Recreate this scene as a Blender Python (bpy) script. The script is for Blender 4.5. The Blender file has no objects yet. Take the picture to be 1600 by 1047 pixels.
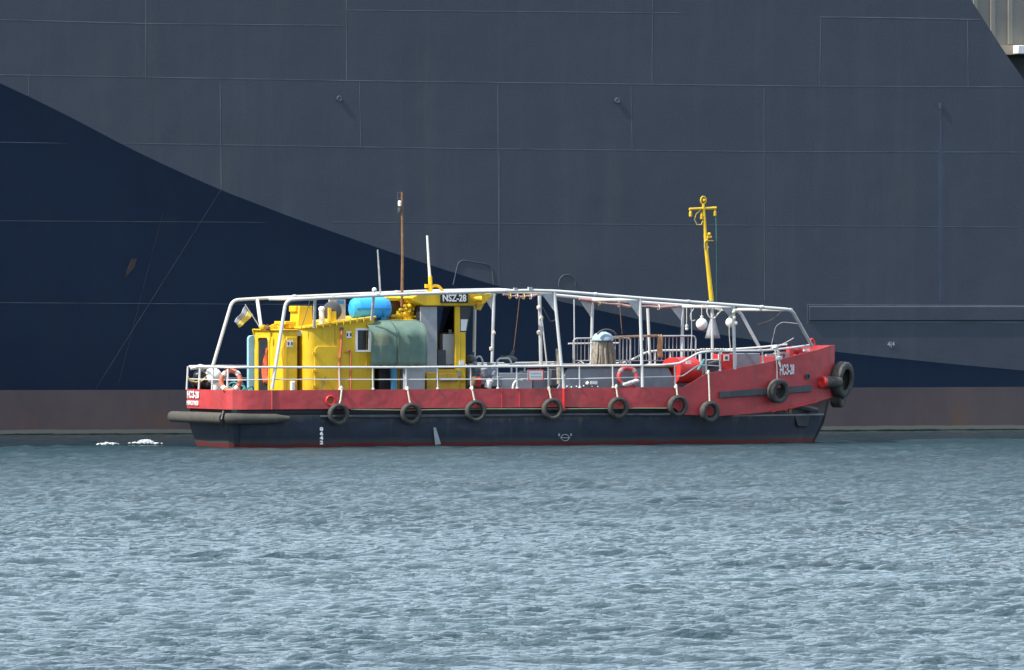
import bpy, bmesh, math, random
import numpy as np
from mathutils import Vector, Matrix
random.seed(7)
R = math.radians
sc = bpy.context.scene
COL = sc.collection

# ------------------------------------------------------------------ camera
F = 12500.0            # focal length in pixels of the 1600 px wide photograph
CX, HY = 800.0, 467.0  # principal column, horizon row
CAMZ = 4.55
cd = bpy.data.cameras.new('camera'); cam = bpy.data.objects.new('camera', cd); COL.objects.link(cam)
cd.sensor_width = 36.0; cd.lens = F / 1600 * 36.0
cd.shift_y = (HY - 523.5) / 1600
cd.clip_start = 1.0; cd.clip_end = 20000
cam.location = (0, 0, CAMZ); cam.rotation_euler = (R(90), 0, 0)
sc.camera = cam
# ------------------------------------------------------------------ world, sun, exposure
SUN_EL, SUN_AZ = 50.0, -118.0          # azimuth clockwise from +Y
w = bpy.data.worlds.new('World'); sc.world = w; w.use_nodes = True
nt = w.node_tree; bg = nt.nodes['Background']
sky = nt.nodes.new('ShaderNodeTexSky'); sky.sky_type = 'NISHITA'; sky.sun_disc = False
sky.sun_elevation = R(SUN_EL); sky.sun_rotation = R(SUN_AZ)
sky.air_density = 1.0; sky.dust_density = 2.0; sky.ozone_density = 1.0
# thin high cloud veiling the blue
_tc = nt.nodes.new('ShaderNodeTexCoord'); _mp = nt.nodes.new('ShaderNodeMapping'); _mp.inputs['Scale'].default_value = (1, 1, 2.6)
_n = nt.nodes.new('ShaderNodeTexNoise'); _n.inputs['Scale'].default_value = 2.2; _n.inputs['Detail'].default_value = 6; _n.inputs['Roughness'].default_value = .6
_r = nt.nodes.new('ShaderNodeMapRange'); _r.inputs[1].default_value = .36; _r.inputs[2].default_value = .62; _r.inputs[3].default_value = .18; _r.inputs[4].default_value = .95
_m = nt.nodes.new('ShaderNodeMix'); _m.data_type = 'RGBA'; _m.inputs[7].default_value = (9.8, 12.0, 14.0, 1)
nt.links.new(_tc.outputs['Generated'], _mp.inputs[0]); nt.links.new(_mp.outputs[0], _n.inputs[0]); nt.links.new(_n.outputs[0], _r.inputs[0])
# invented cloud spread: heavier beyond the ship for bright water, thinner sunward for contrast
_sp = nt.nodes.new('ShaderNodeSeparateXYZ'); nt.links.new(_tc.outputs['Generated'], _sp.inputs[0])
_g = nt.nodes.new('ShaderNodeMapRange'); _g.interpolation_type = 'SMOOTHSTEP'; _g.inputs[1].default_value = -.35; _g.inputs[2].default_value = .45; _g.inputs[3].default_value = .30; _g.inputs[4].default_value = 1.0
nt.links.new(_sp.outputs[1], _g.inputs[0])
_x = nt.nodes.new('ShaderNodeMath'); _x.operation = 'MULTIPLY'; nt.links.new(_r.outputs[0], _x.inputs[0]); nt.links.new(_g.outputs[0], _x.inputs[1])
nt.links.new(_x.outputs[0], _m.inputs[0]); nt.links.new(sky.outputs[0], _m.inputs[6]); nt.links.new(_m.outputs[2], bg.inputs[0])
bg.inputs[1].default_value = 0.15
sd = bpy.data.lights.new('sun', 'SUN'); sun = bpy.data.objects.new('sun', sd); COL.objects.link(sun)
sd.energy = 5.0; sd.angle = R(0.5); sd.color = (1, .95, .87)
sv = Vector((math.sin(R(SUN_AZ)) * math.cos(R(SUN_EL)), math.cos(R(SUN_AZ)) * math.cos(R(SUN_EL)), math.sin(R(SUN_EL))))
sun.rotation_euler = sv.to_track_quat('Z', 'Y').to_euler(); sun.location = (-60, 100, 90)
sc.view_settings.view_transform = 'Standard'; sc.view_settings.look = 'None'
sc.view_settings.exposure = 0.42; sc.view_settings.gamma = 1.0
sc.view_settings.use_curve_mapping = False

# ------------------------------------------------------------------ materials
def _nodes(name):
    m = bpy.data.materials.new(name); m.use_nodes = True
    return m, m.node_tree, m.node_tree.nodes['Principled BSDF']

def mixc(nt, fac, a, b):
    n = nt.nodes.new('ShaderNodeMix'); n.data_type = 'RGBA'
    for k, v in ((0, fac), (6, a), (7, b)):
        if hasattr(v, 'links'): nt.links.new(v, n.inputs[k])
        elif k == 0: n.inputs[0].default_value = v
        else: n.inputs[k].default_value = (*v, 1)
    return n.outputs[2]

def noise(nt, scale, stretch=(1, 1, 1), detail=5, rough=.6):
    tc = nt.nodes.new('ShaderNodeTexCoord'); mp = nt.nodes.new('ShaderNodeMapping')
    mp.inputs['Scale'].default_value = stretch
    nt.links.new(tc.outputs['Object'], mp.inputs[0])
    n = nt.nodes.new('ShaderNodeTexNoise'); n.inputs['Scale'].default_value = scale
    n.inputs['Detail'].default_value = detail; n.inputs['Roughness'].default_value = rough
    nt.links.new(mp.outputs[0], n.inputs[0])
    return n.outputs[0]

def ramp(nt, fac, lo, hi, a=0., b=1.):
    n = nt.nodes.new('ShaderNodeMapRange'); n.inputs[1].default_value = lo; n.inputs[2].default_value = hi
    n.inputs[3].default_value = a; n.inputs[4].default_value = b
    nt.links.new(fac, n.inputs[0]); return n.outputs[0]

def paint(name, col, rough=.5, var=.22, scale=2.0, dirt=None, dirt_amt=.5, streak=True, dlo=.55, dhi=.75, bump=.0, spec=.5, metal=0, bscale=1.2):
    m, nt, p = _nodes(name)
    lo = tuple(c * (1 - var) for c in col); hi = tuple(min(1, c * (1 + var)) for c in col)
    c = mixc(nt, ramp(nt, noise(nt, scale), .3, .7), lo, hi)
    if dirt:
        f = ramp(nt, noise(nt, 2.4, (1, 1, .14) if streak else (1, 1, 1), 6, .7), dlo, dhi, 0, dirt_amt)
        c = mixc(nt, f, c, dirt)
        f2 = ramp(nt, noise(nt, 9.0, (1, 1, 1), 5, .7), .62, .74, 0, dirt_amt)
        c = mixc(nt, f2, c, dirt)
    nt.links.new(c, p.inputs['Base Color'])
    nt.links.new(ramp(nt, noise(nt, 4.0), .3, .7, rough - .1, rough + .1), p.inputs['Roughness'])
    p.inputs['Specular IOR Level'].default_value = spec; p.inputs['Metallic'].default_value = metal
    if bump:
        b = nt.nodes.new('ShaderNodeBump'); b.inputs['Strength'].default_value = 1.0; b.inputs['Distance'].default_value = bump
        nt.links.new(noise(nt, bscale, (1, 1, 1), 2), b.inputs['Height']); nt.links.new(b.outputs[0], p.inputs['Normal'])
    return m

M = {}
M['red'] = paint('red_paint', (.50, .056, .062), .5, .14, 1.2, (.20, .07, .055), .5, dlo=.48, dhi=.70, bump=.03, bscale=1.6)
M['redbright'] = paint('bright_red_paint', (.62, .03, .025), .45, .15)
M['yellow'] = paint('yellow_paint', (.72, .46, .012), .5, .10, 1.5, (.34, .19, .03), .6, dlo=.52, dhi=.72, bump=.014)
M['yellowd'] = paint('worn_yellow_paint', (.60, .36, .02), .55, .15, 2, (.16, .10, .04), .6)
M['white'] = paint('white_pipe_paint', (.58, .58, .56), .45, .06, 3, (.34, .27, .2), .55, dlo=.6, dhi=.78)
M['greyp'] = paint('grey_worn_pipe', (.50, .52, .53), .5, .15, 3, (.28, .22, .17), .6, dlo=.52, dhi=.7)
M['whitec'] = paint('white_plastic', (.78, .78, .76), .4, .05, 4, (.5, .46, .4), .3)
M['letter'] = paint('white_lettering', (.80, .80, .80), .5, .08, 8, (.5, .3, .3), .35, streak=False)
M['grey'] = paint('grey_deck_paint', (.22, .24, .27), .6, .15, 2, (.10, .09, .08), .5)
M['greyl'] = paint('light_grey_metal', (.36, .37, .38), .55, .14, 2.5, (.18, .17, .15), .5)
M['galv'] = paint('galvanised_steel', (.42, .43, .44), .45, .2, 5, (.26, .22, .2), .3, metal=.3)
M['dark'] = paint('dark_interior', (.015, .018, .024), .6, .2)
M['darkgrey'] = paint('dark_grey_metal', (.06, .065, .075), .6, .3, 4, (.12, .08, .05), .5)
M['rubber'] = paint('worn_black_rubber', (.040, .040, .038), .8, .3, 6, (.12, .11, .09), .75, streak=False, dlo=.42, dhi=.65)
M['rubberg'] = paint('weathered_grey_rubber', (.075, .07, .058), .85, .2, 4, (.035, .032, .03), .6, streak=False, dlo=.45, dhi=.7)
M['rope'] = paint('pale_rope', (.62, .58, .48), .9, .2, 20)
M['ropey'] = paint('yellow_rope', (.65, .48, .12), .9, .2, 20)
M['ropeg'] = paint('green_rope', (.05, .30, .22), .9, .2, 20)
M['rust'] = paint('rusty_brown_steel', (.20, .10, .045), .75, .3, 6, (.33, .2, .08), .6)
M['orange'] = paint('orange_plastic', (.58, .15, .075), .55, .12, 6, (.45, .2, .12), .3)
M['blue'] = paint('bright_blue_plastic', (.035, .36, .82), .35, .08, 3, (.2, .4, .6), .25)
M['bluel'] = paint('pale_blue_plastic', (.30, .56, .72), .5, .1, 3, (.4, .5, .55), .4)
M['blued'] = paint('faded_blue_paint', (.05, .22, .38), .5, .15, 3, (.1, .16, .2), .4)
M['teal'] = paint('teal_net_cord', (.07, .26, .25), .9, .5, 14, (.3, .36, .33), .6, streak=False)
M['bagblack'] = paint('black_plastic_sheet', (.02, .02, .024), .3, .4, 8, (.2, .2, .2), .3, streak=False, bump=.06, bscale=6)
M['canvas'] = paint('pale_canvas', (.60, .60, .60), .9, .12, 5, (.4, .36, .3), .4, bump=.03, bscale=5)
M['cone'] = paint('grey_weathered_canvas', (.27, .28, .29), .9, .2, 5)
M['dome'] = paint('grey_blue_sheet', (.30, .42, .50), .6, .25, 6, (.6, .62, .64), .7)
M['burlap'] = paint('brown_net_cord', (.30, .27, .22), .95, .4, 14, (.12, .1, .08), .6, dlo=.45, dhi=.6)
M['wood'] = paint('bare_timber', (.42, .27, .15), .8, .2, 6, (.2, .14, .1), .5)
M['redcloth'] = paint('red_orange_cloth', (.60, .10, .04), .9, .3, 9)
M['beige'] = paint('beige_panel', (.46, .40, .33), .6, .1, 3)
M['brownglass'] = paint('brown_tinted_glass', (.07, .05, .035), .15, .2, 3)
M['green'] = paint('pale_green_pipe', (.17, .25, .14), .5, .2, 5, (.2, .18, .1), .5)
M['awn'] = paint('faded_pink_awning', (.42, .24, .22), .9, .25, 6, (.6, .52, .45), .8, streak=False)
M['flagy'] = paint('faded_yellow_cloth', (.66, .55, .12), .9, .1, 6)
M['flagb'] = paint('washed_out_grey_cloth', (.36, .38, .44), .9, .15, 6)
M['lamp'] = paint('lamp_lens', (.85, .84, .8), .15, .03)

def glass_mat():
    m, nt, p = _nodes('dark_window_glass')
    p.inputs['Base Color'].default_value = (.03, .035, .045, 1); p.inputs['Roughness'].default_value = .08
    return m
M['glass'] = glass_mat()

def boat_hull_mat():
    m, nt, p = _nodes('navy_boat_hull')
    tc = nt.nodes.new('ShaderNodeTexCoord'); sp = nt.nodes.new('ShaderNodeSeparateXYZ'); nt.links.new(tc.outputs['Object'], sp.inputs[0])
    n1 = noise(nt, 1.3); n2 = noise(nt, 3.0, (1, 1, .12), 6, .7)
    c = mixc(nt, ramp(nt, n1, .3, .7), (.014, .020, .036), (.026, .036, .060))
    c = mixc(nt, ramp(nt, n2, .55, .75, 0, .5), c, (.07, .075, .08))
    c = mixc(nt, ramp(nt, noise(nt, 5.0, (.12, 1, 1.2), 6, .75), .57, .72, 0, .55), c, (.085, .088, .09))
    c = mixc(nt, ramp(nt, noise(nt, 2.2, (1, 1, .2), 6, .75), .60, .74, 0, .6), c, (.085, .05, .03))
    # scuffed, paint-worn top edge
    ad = nt.nodes.new('ShaderNodeMath'); ad.operation = 'MULTIPLY_ADD'; nt.links.new(n2, ad.inputs[0]); ad.inputs[1].default_value = .9; nt.links.new(sp.outputs[2], ad.inputs[2])
    c = mixc(nt, ramp(nt, ad.outputs[0], 1.22, 1.42, 0, .55), c, (.13, .12, .11))
    # slime band then red boot top near the water
    ad2 = nt.nodes.new('ShaderNodeMath'); ad2.operation = 'MULTIPLY_ADD'; nt.links.new(n1, ad2.inputs[0]); ad2.inputs[1].default_value = .16; nt.links.new(sp.outputs[2], ad2.inputs[2])
    c = mixc(nt, ramp(nt, ad2.outputs[0], .26, .38, .75, 0), c, (.060, .064, .062))
    c = mixc(nt, ramp(nt, ad2.outputs[0], .185, .215, 1, 0), c, (.15, .022, .022))
    nt.links.new(c, p.inputs['Base Color']); p.inputs['Roughness'].default_value = .5
    return m
M['hull'] = boat_hull_mat()

def tarp_mat():
    m, nt, p = _nodes('green_mesh_tarpaulin')
    c = mixc(nt, ramp(nt, noise(nt, 3.5), .3, .7), (.17, .275, .225), (.235, .345, .285))
    nt.links.new(c, p.inputs['Base Color']); p.inputs['Roughness'].default_value = .85
    tr = nt.nodes.new('ShaderNodeBsdfTransparent'); tl = nt.nodes.new('ShaderNodeBsdfTranslucent'); nt.links.new(c, tl.inputs[0])
    a = nt.nodes.new('ShaderNodeMixShader'); a.inputs[0].default_value = .3; nt.links.new(p.outputs[0], a.inputs[1]); nt.links.new(tl.outputs[0], a.inputs[2])
    b = nt.nodes.new('ShaderNodeMixShader'); b.inputs[0].default_value = .25; nt.links.new(a.outputs[0], b.inputs[1]); nt.links.new(tr.outputs[0], b.inputs[2])
    nt.links.new(b.outputs[0], nt.nodes['Material Output'].inputs[0])
    return m
M['tarp'] = tarp_mat()

def ship_mat(name, lo, hi, dirt, amt, rough, scale=.35, bump=.03):
    m, nt, p = _nodes(name)
    c = mixc(nt, ramp(nt, noise(nt, scale, (1, 1, .6), 6, .65), .3, .7), lo, hi)
    c = mixc(nt, ramp(nt, noise(nt, .9, (1, 1, .08), 6, .75), .5, .8, 0, amt), c, dirt)
    c = mixc(nt, ramp(nt, noise(nt, 16, (1, 1, 1), 3, .6), .3, .75, 0, amt * .9), c, dirt)
    nt.links.new(c, p.inputs['Base Color']); p.inputs['Roughness'].default_value = rough
    b = nt.nodes.new('ShaderNodeBump'); b.inputs['Distance'].default_value = bump
    nt.links.new(noise(nt, .45, (1, 1, 1), 2), b.inputs['Height']); nt.links.new(b.outputs[0], p.inputs['Normal'])
    return m
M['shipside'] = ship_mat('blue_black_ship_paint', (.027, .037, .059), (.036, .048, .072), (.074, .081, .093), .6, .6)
M['shipshade'] = ship_mat('blue_black_shaded_hull', (.005, .018, .055), (.009, .024, .066), (.03, .042, .062), .4, .6)  # same hull paint, darkened to carry the shade under the flare
def boot_mat():
    m, nt, p = _nodes('brown_red_antifouling')
    tc = nt.nodes.new('ShaderNodeTexCoord'); sp = nt.nodes.new('ShaderNodeSeparateXYZ'); nt.links.new(tc.outputs['Object'], sp.inputs[0])
    c = mixc(nt, ramp(nt, noise(nt, .5, (1, 1, .5), 6, .7), .3, .7), (.098, .072, .076), (.142, .100, .096))
    r = noise(nt, 1.1, (1, 1, .25), 6, .75)
    ml = nt.nodes.new('ShaderNodeMath'); ml.operation = 'MULTIPLY'; nt.links.new(ramp(nt, r, .50, .66, 0, .75), ml.inputs[0])
    nt.links.new(ramp(nt, sp.outputs[2], .25, 1.0, 1, .15), ml.inputs[1])
    c = mixc(nt, ml.outputs[0], c, (.20, .10, .045))
    n1 = noise(nt, 1.4)
    ad = nt.nodes.new('ShaderNodeMath'); ad.operation = 'MULTIPLY_ADD'; nt.links.new(n1, ad.inputs[0]); ad.inputs[1].default_value = .08; nt.links.new(sp.outputs[2], ad.inputs[2])
    c = mixc(nt, ramp(nt, ad.outputs[0], .20, .23, 1, 0), c, (.21, .20, .155))
    c = mixc(nt, ramp(nt, ad.outputs[0], .07, .10, 1, 0), c, (.012, .02, .018))
    nt.links.new(c, p.inputs['Base Color']); p.inputs['Roughness'].default_value = .8
    return m
M['boot'] = boot_mat()
M['bead'] = paint('worn_weld_paint', (.072, .088, .112), .6, .5, .7)
M['faint'] = paint('slightly_paler_ship_paint', (.044, .058, .088), .6, .15, .6)
M['fadedmark'] = paint('faded_white_mark', (.30, .32, .33), .7, .5, 9)
M['scuff'] = paint('rubbed_rusty_scuff', (.085, .062, .06), .8, .3, 3)
M['lgwall'] = paint('grey_ribbed_wall', (.25, .235, .20), .7, .08, 1, (.25, .25, .23), .5)
M['ledge'] = paint('beige_ledge', (.42, .36, .27), .7, .08)
M['dkwall'] = paint('dark_green_wall', (.025, .035, .035), .7, .2)

def water_mat():
    m, nt, p = _nodes('choppy_harbour_water')
    p.inputs['Base Color'].default_value = (.012, .036, .045, 1)
    p.inputs['Roughness'].default_value = .06; p.inputs['IOR'].default_value = 1.333
    at = nt.nodes.new('ShaderNodeAttribute'); at.attribute_name = 'chop'
    a2 = nt.nodes.new('ShaderNodeAttribute'); a2.attribute_name = 'ruffle'
    nt.links.new(ramp(nt, a2.outputs['Fac'], 0, 1, .05, .27), p.inputs['Roughness'])
    b = nt.nodes.new('ShaderNodeBump')
    ml = nt.nodes.new('ShaderNodeMath'); ml.operation = 'POWER'; nt.links.new(at.outputs['Fac'], ml.inputs[0]); ml.inputs[1].default_value = 2.0
    m2 = nt.nodes.new('ShaderNodeMath'); m2.operation = 'MULTIPLY'; nt.links.new(ml.outputs[0], m2.inputs[0]); m2.inputs[1].default_value = .115
    nt.links.new(m2.outputs[0], b.inputs['Distance'])
    nt.links.new(noise(nt, 4.2, (.75, 1.9, 1), 6, .68), b.inputs['Height']); nt.links.new(b.outputs[0], p.inputs['Normal'])
    return m
M['water'] = water_mat()
M['foam'] = paint('white_foam', (.62, .65, .67), .9, .05, 6)

# ------------------------------------------------------------------ frames: both vessels lie at the same angle to the lens
ANG = R(22.0)
E1 = Vector((math.cos(ANG), math.sin(ANG), 0)); E2 = Vector((-math.sin(ANG), math.cos(ANG), 0))
BO = Vector((-9.4, 246.0, 0))       # boat: middle of the transom at the water
SO = Vector((0, 270.0, 0))          # ship: a point of its side plating
def meet(px, py, o, v):
    """where the ray of photo pixel (px,py) meets the vertical plane lying v metres behind o: local (along, v, z)"""
    d = Vector(((px - CX) / F, 1, -(py - HY) / F)); c = Vector((0, 0, CAMZ))
    t = (v - E2.dot(c - o)) / E2.dot(d); p = c + d * t - o
    return Vector((E1.dot(p), v, p.z))
def Q(px, py, v): return meet(px, py, BO, v)
def S(px, py, v=0): return meet(px, py, SO, v)
_U = [0, .12, .4, 1, 2.5, 12, 14, 15.5, 17, 18.2, 19.3, 20.2, 20.8, 21.05, 21.15]
_B = [1.75, 2.0, 2.13, 2.2, 2.25, 2.25, 2.2, 2.08, 1.85, 1.55, 1.2, .85, .55, .3, 0.]
def half(u): return float(np.interp(u, _U, _B))
def near(px, py, off=0.0):
    v = -2.2
    for _ in range(12):
        u = Q(px, py, v).x; v = -(half(u) + off)
    return Q(px, py, v)

# ------------------------------------------------------------------ mesh builder
BASE = {}
class MB:
    def __init__(s): s.bm = bmesh.new()
    def box(s, c, size, rz=0, rot=None):
        r = bmesh.ops.create_cube(s.bm, size=1.0)['verts']
        mt = Matrix.Translation(c) @ (rot if rot else Matrix.Rotation(rz, 4, 'Z')) @ Matrix.Diagonal((*size, 1))
        bmesh.ops.transform(s.bm, matrix=mt, verts=r); return s
    def span(s, a, b):
        a, b = Vector(a), Vector(b); return s.box((a + b) / 2, [max(abs(x), .002) for x in (b - a)])
    def tube(s, pts, r, seg=8, closed=False, cap=True):
        pts = [Vector(p) for p in pts]; n = len(pts)
        rr = r if isinstance(r, (list, tuple)) else [r] * n
        rings = []; prev = None
        for i in range(n):
            if closed: t = pts[(i + 1) % n] - pts[i - 1]
            else: t = pts[min(i + 1, n - 1)] - pts[max(i - 1, 0)]
            t.normalize()
            if prev is None:
                a = Vector((0, 0, 1)) if abs(t.z) < .9 else Vector((1, 0, 0)); x = t.cross(a).normalized()
            else:
                x = prev - t * prev.dot(t)
                x = x.normalized() if x.length > 1e-6 else t.orthogonal().normalized()
            prev = x; y = t.cross(x)
            rings.append([s.bm.verts.new(pts[i] + (x * math.cos(k * 2 * math.pi / seg) + y * math.sin(k * 2 * math.pi / seg)) * rr[i]) for k in range(seg)])
        for i in range(n if closed else n - 1):
            A, Bq = rings[i], rings[(i + 1) % n]
            for k in range(seg): s.bm.faces.new((A[k], A[(k + 1) % seg], Bq[(k + 1) % seg], Bq[k]))
        if cap and not closed: s.bm.faces.new(rings[0][::-1]); s.bm.faces.new(rings[-1])
        return s
    def prism(s, poly, vec):
        vec = Vector(vec); a = [s.bm.verts.new(p) for p in poly]; b = [s.bm.verts.new(Vector(p) + vec) for p in poly]; n = len(a)
        s.bm.faces.new(a); s.bm.faces.new(b[::-1])
        for i in range(n): s.bm.faces.new((a[i], b[i], b[(i + 1) % n], a[(i + 1) % n]))
        return s
    def lathe(s, prof, o, axis, seg=24, closed=False):
        o = Vector(o); ax = Vector(axis).normalized(); x = ax.orthogonal().normalized(); y = ax.cross(x)
        rows = [[s.bm.verts.new(o + ax * h + (x * math.cos(k * 2 * math.pi / seg) + y * math.sin(k * 2 * math.pi / seg)) * max(r, 1e-4)) for k in range(seg)] for r, h in prof]
        n = len(rows)
        for i in range(n if closed else n - 1):
            A, Bq = rows[i], rows[(i + 1) % n]
            for k in range(seg): s.bm.faces.new((A[k], A[(k + 1) % seg], Bq[(k + 1) % seg], Bq[k]))
        if not closed: s.bm.faces.new(rows[0][::-1]); s.bm.faces.new(rows[-1])
        return s
    def ball(s, c, r, sub=2, scale=(1, 1, 1), jit=0):
        v = bmesh.ops.create_icosphere(s.bm, subdivisions=sub, radius=r)['verts']
        for q in v:
            k = 1 + random.uniform(-jit, jit); q.co = Vector((q.co.x * scale[0] * k, q.co.y * scale[1] * k, q.co.z * scale[2] * k)) + Vector(c)
        return s
    def grid(s, rows, thick=0):
        vs = [[s.bm.verts.new(p) for p in r] for r in rows]
        for i in range(len(vs) - 1):
            for k in range(len(vs[0]) - 1): s.bm.faces.new((vs[i][k], vs[i][k + 1], vs[i + 1][k + 1], vs[i + 1][k]))
        return s
    def build(s, name, mat, parent=None, bevel=0, solid=0, org=None, sharp=35, frame=None):
        bm = s.bm; bmesh.ops.recalc_face_normals(bm, faces=bm.faces[:])
        o_frame = frame if frame is not None else BO
        if parent is not None: base = BASE[parent]
        else:
            if org is not None: base = Vector(org)
            else:
                co = [v.co for v in bm.verts]
                base = Vector(((min(c.x for c in co) + max(c.x for c in co)) / 2, (min(c.y for c in co) + max(c.y for c in co)) / 2, min(c.z for c in co)))
        bmesh.ops.translate(bm, verts=bm.verts[:], vec=-base)
        me = bpy.data.meshes.new(name); bm.to_mesh(me); bm.free()
        me.materials.append(M[mat]); me.shade_smooth()
        me.set_sharp_from_angle(angle=R(sharp))
        o = bpy.data.objects.new(name, me); COL.objects.link(o)
        if parent is not None: o.parent = parent
        else:
            o.location = o_frame + E1 * base.x + E2 * base.y + Vector((0, 0, base.z)); o.rotation_euler = (0, 0, ANG)
        BASE[o] = base
        if bevel:
            b = o.modifiers.new('bevel', 'BEVEL'); b.width = bevel; b.segments = 2; b.limit_method = 'ANGLE'
        if solid:
            b = o.modifiers.new('solid', 'SOLIDIFY'); b.thickness = solid; b.offset = 0
        return o

def tag(o, label=None, cat=None, group=None, kind=None):
    for k, v in (('label', label), ('category', cat), ('group', group), ('kind', kind)):
        if v: o[k] = v
    return o
def thing(name, base, label, cat, group=None, frame=None):
    o = bpy.data.objects.new(name, None); COL.objects.link(o); base = Vector(base)
    fr = frame if frame is not None else BO
    o.location = fr + E1 * base.x + E2 * base.y + Vector((0, 0, base.z)); o.rotation_euler = (0, 0, ANG)
    o.empty_display_size = .3
    BASE[o] = base; return tag(o, label, cat, group)
def arc(pts, rad, n=5):
    """round the inner corners of a polyline"""
    pts = [Vector(p) for p in pts]; out = [pts[0]]
    for i in range(1, len(pts) - 1):
        a, b, c = pts[i - 1], pts[i], pts[i + 1]
        r = min(rad, (a - b).length * .45, (c - b).length * .45)
        p, q = b + (a - b).normalized() * r, b + (c - b).normalized() * r
        for k in range(n + 1):
            t = k / n; out.append(p * (1 - t) ** 2 + b * 2 * t * (1 - t) + q * t * t)
    out.append(pts[-1]); return out
def text(s, size, o, xd, yd, mat, parent, name, off=.0, sx=1.0, align='LEFT'):
    cu = bpy.data.curves.new(name, 'FONT'); cu.body = s; cu.size = size; cu.align_x = align; cu.extrude = .006; cu.offset = off; cu.resolution_u = 3
    t = bpy.data.objects.new(name, cu); COL.objects.link(t)
    me = bpy.data.meshes.new_from_object(t.evaluated_get(bpy.context.evaluated_depsgraph_get()))
    bpy.data.objects.remove(t)
    xd = Vector(xd).normalized(); yd = Vector(yd).normalized(); zd = xd.cross(yd)
    mt = Matrix((xd * sx, yd, zd)).transposed().to_4x4(); mt.translation = Vector(o) - BASE[parent]
    me.transform(mt); me.materials.clear(); me.materials.append(M[mat])
    ob = bpy.data.objects.new(name, me); COL.objects.link(ob); ob.parent = parent; BASE[ob] = BASE[parent]
    return ob

# ================================================================== WATER
def make_water():
    rng = np.random.default_rng(11)
    def axis(lo, hi, step0, far, grow=1.25):
        a = [hi]; st = step0
        while a[-1] < far: st *= grow; a.append(a[-1] + st)
        return np.array(a[1:])
    xs = np.arange(-18, 18.01,   .085); e = axis(0, 18,   .085, 6000)
    xs = np.concatenate([-e[::-1], xs, e])
    ys = [93.0]
    while ys[-1] < 282: ys.append(ys[-1] + .060 * ys[-1] / 103.0)
    ys = np.array(ys); fe = axis(0, ys[-1], .25, 9000)
    ne = 93.0 - (axis(0, 0, .1, 400) - 0)
    ys = np.concatenate([ne[::-1], ys, fe])
    X, Y = np.meshgrid(xs, ys)
    dx = np.gradient(xs)[None, :]; dy = np.gradient(ys)[:, None]
    Z = np.zeros_like(X)
    lam = np.exp(rng.uniform(np.log(.22), np.log(3.0), 160))
    for L in lam:
        th = rng.normal(R(80), R(27)); k = 2 * np.pi / L
        a = .0034 * L ** .54 * rng.uniform(.5, 1.4)
        fade = np.clip(2.2 - 5.0 * np.maximum(dx * abs(math.cos(th)), dy * abs(math.sin(th))) / L, 0, 1)
        ph = k * (X * math.cos(th) + Y * math.sin(th)) + rng.uniform(0, 6.28)
        Z += a * fade * (np.sin(ph) + .22 * np.sin(2 * ph + 1.57))
    for _ in range(10):
        L = rng.uniform(6, 16); th = rng.normal(R(85), R(30)); k = 2 * np.pi / L
        Z += .0005 * L ** .8 * np.sin(k * (X * math.cos(th) + Y * math.sin(th)) + rng.uniform(0, 6.28))
    # patches of stronger and weaker wind
    G = np.ones_like(X)
    for _ in range(14):
        L = rng.uniform(4, 22); th = rng.normal(R(80), R(35)); G += .035 * np.sin(2 * np.pi / L * (X * math.cos(th) + Y * math.sin(th)) + rng.uniform(0, 6.28))
    G = np.clip(G, .45, 1.6)
    # lee alongside the big hull
    n = (X - SO.x) * math.sin(ANG) - (Y - SO.y) * math.cos(ANG)
    n = n + .8 * np.sin(X * .9 + 1) + .5 * np.sin(X * 2.3)
    lee = np.clip((n - 16.0) / 1.2, 0, 1); lee = np.where(n < -25, 1, lee)
    u_ = (X - BO.x) * math.cos(ANG) + (Y - BO.y) * math.sin(ANG); v_ = -(X - BO.x) * math.sin(ANG) + (Y - BO.y) * math.cos(ANG)
    near_ = np.clip(np.maximum(np.abs(v_) - 4.0, np.maximum(-1.5 - u_, u_ - 22)) / 4.0, 0, 1)
    chop = (.30 + .70 * lee) * G
    Z *= chop * (.45 + .55 * near_)
    ruf = lee * np.clip((Y - 150) / 70, 0, 1) ** 1.0
    Z *= 1 + .35 * ruf * near_
    ny, nx = X.shape
    co = np.stack([X, Y, Z], -1).reshape(-1, 3).astype(np.float32)
    i = np.arange(ny * nx).reshape(ny, nx)
    q = np.stack([i[:-1, :-1], i[:-1, 1:], i[1:, 1:], i[1:, :-1]], -1).reshape(-1, 4).astype(np.int32)
    me = bpy.data.meshes.new('water'); nf = len(q)
    me.vertices.add(len(co)); me.vertices.foreach_set('co', co.ravel())
    me.loops.add(nf * 4); me.loops.foreach_set('vertex_index', q.ravel())
    me.polygons.add(nf); me.polygons.foreach_set('loop_start', np.arange(0, nf * 4, 4, dtype=np.int32))
    me.update(calc_edges=True); me.shade_smooth()
    at = me.attributes.new('chop', 'FLOAT', 'POINT'); at.data.foreach_set('value', chop.ravel().astype(np.float32))
    at = me.attributes.new('ruffle', 'FLOAT', 'POINT'); at.data.foreach_set('value', ruf.ravel().astype(np.float32))
    me.materials.append(M['water'])
    o = bpy.data.objects.new('water', me); COL.objects.link(o); tag(o, kind='structure')
make_water()

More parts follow.
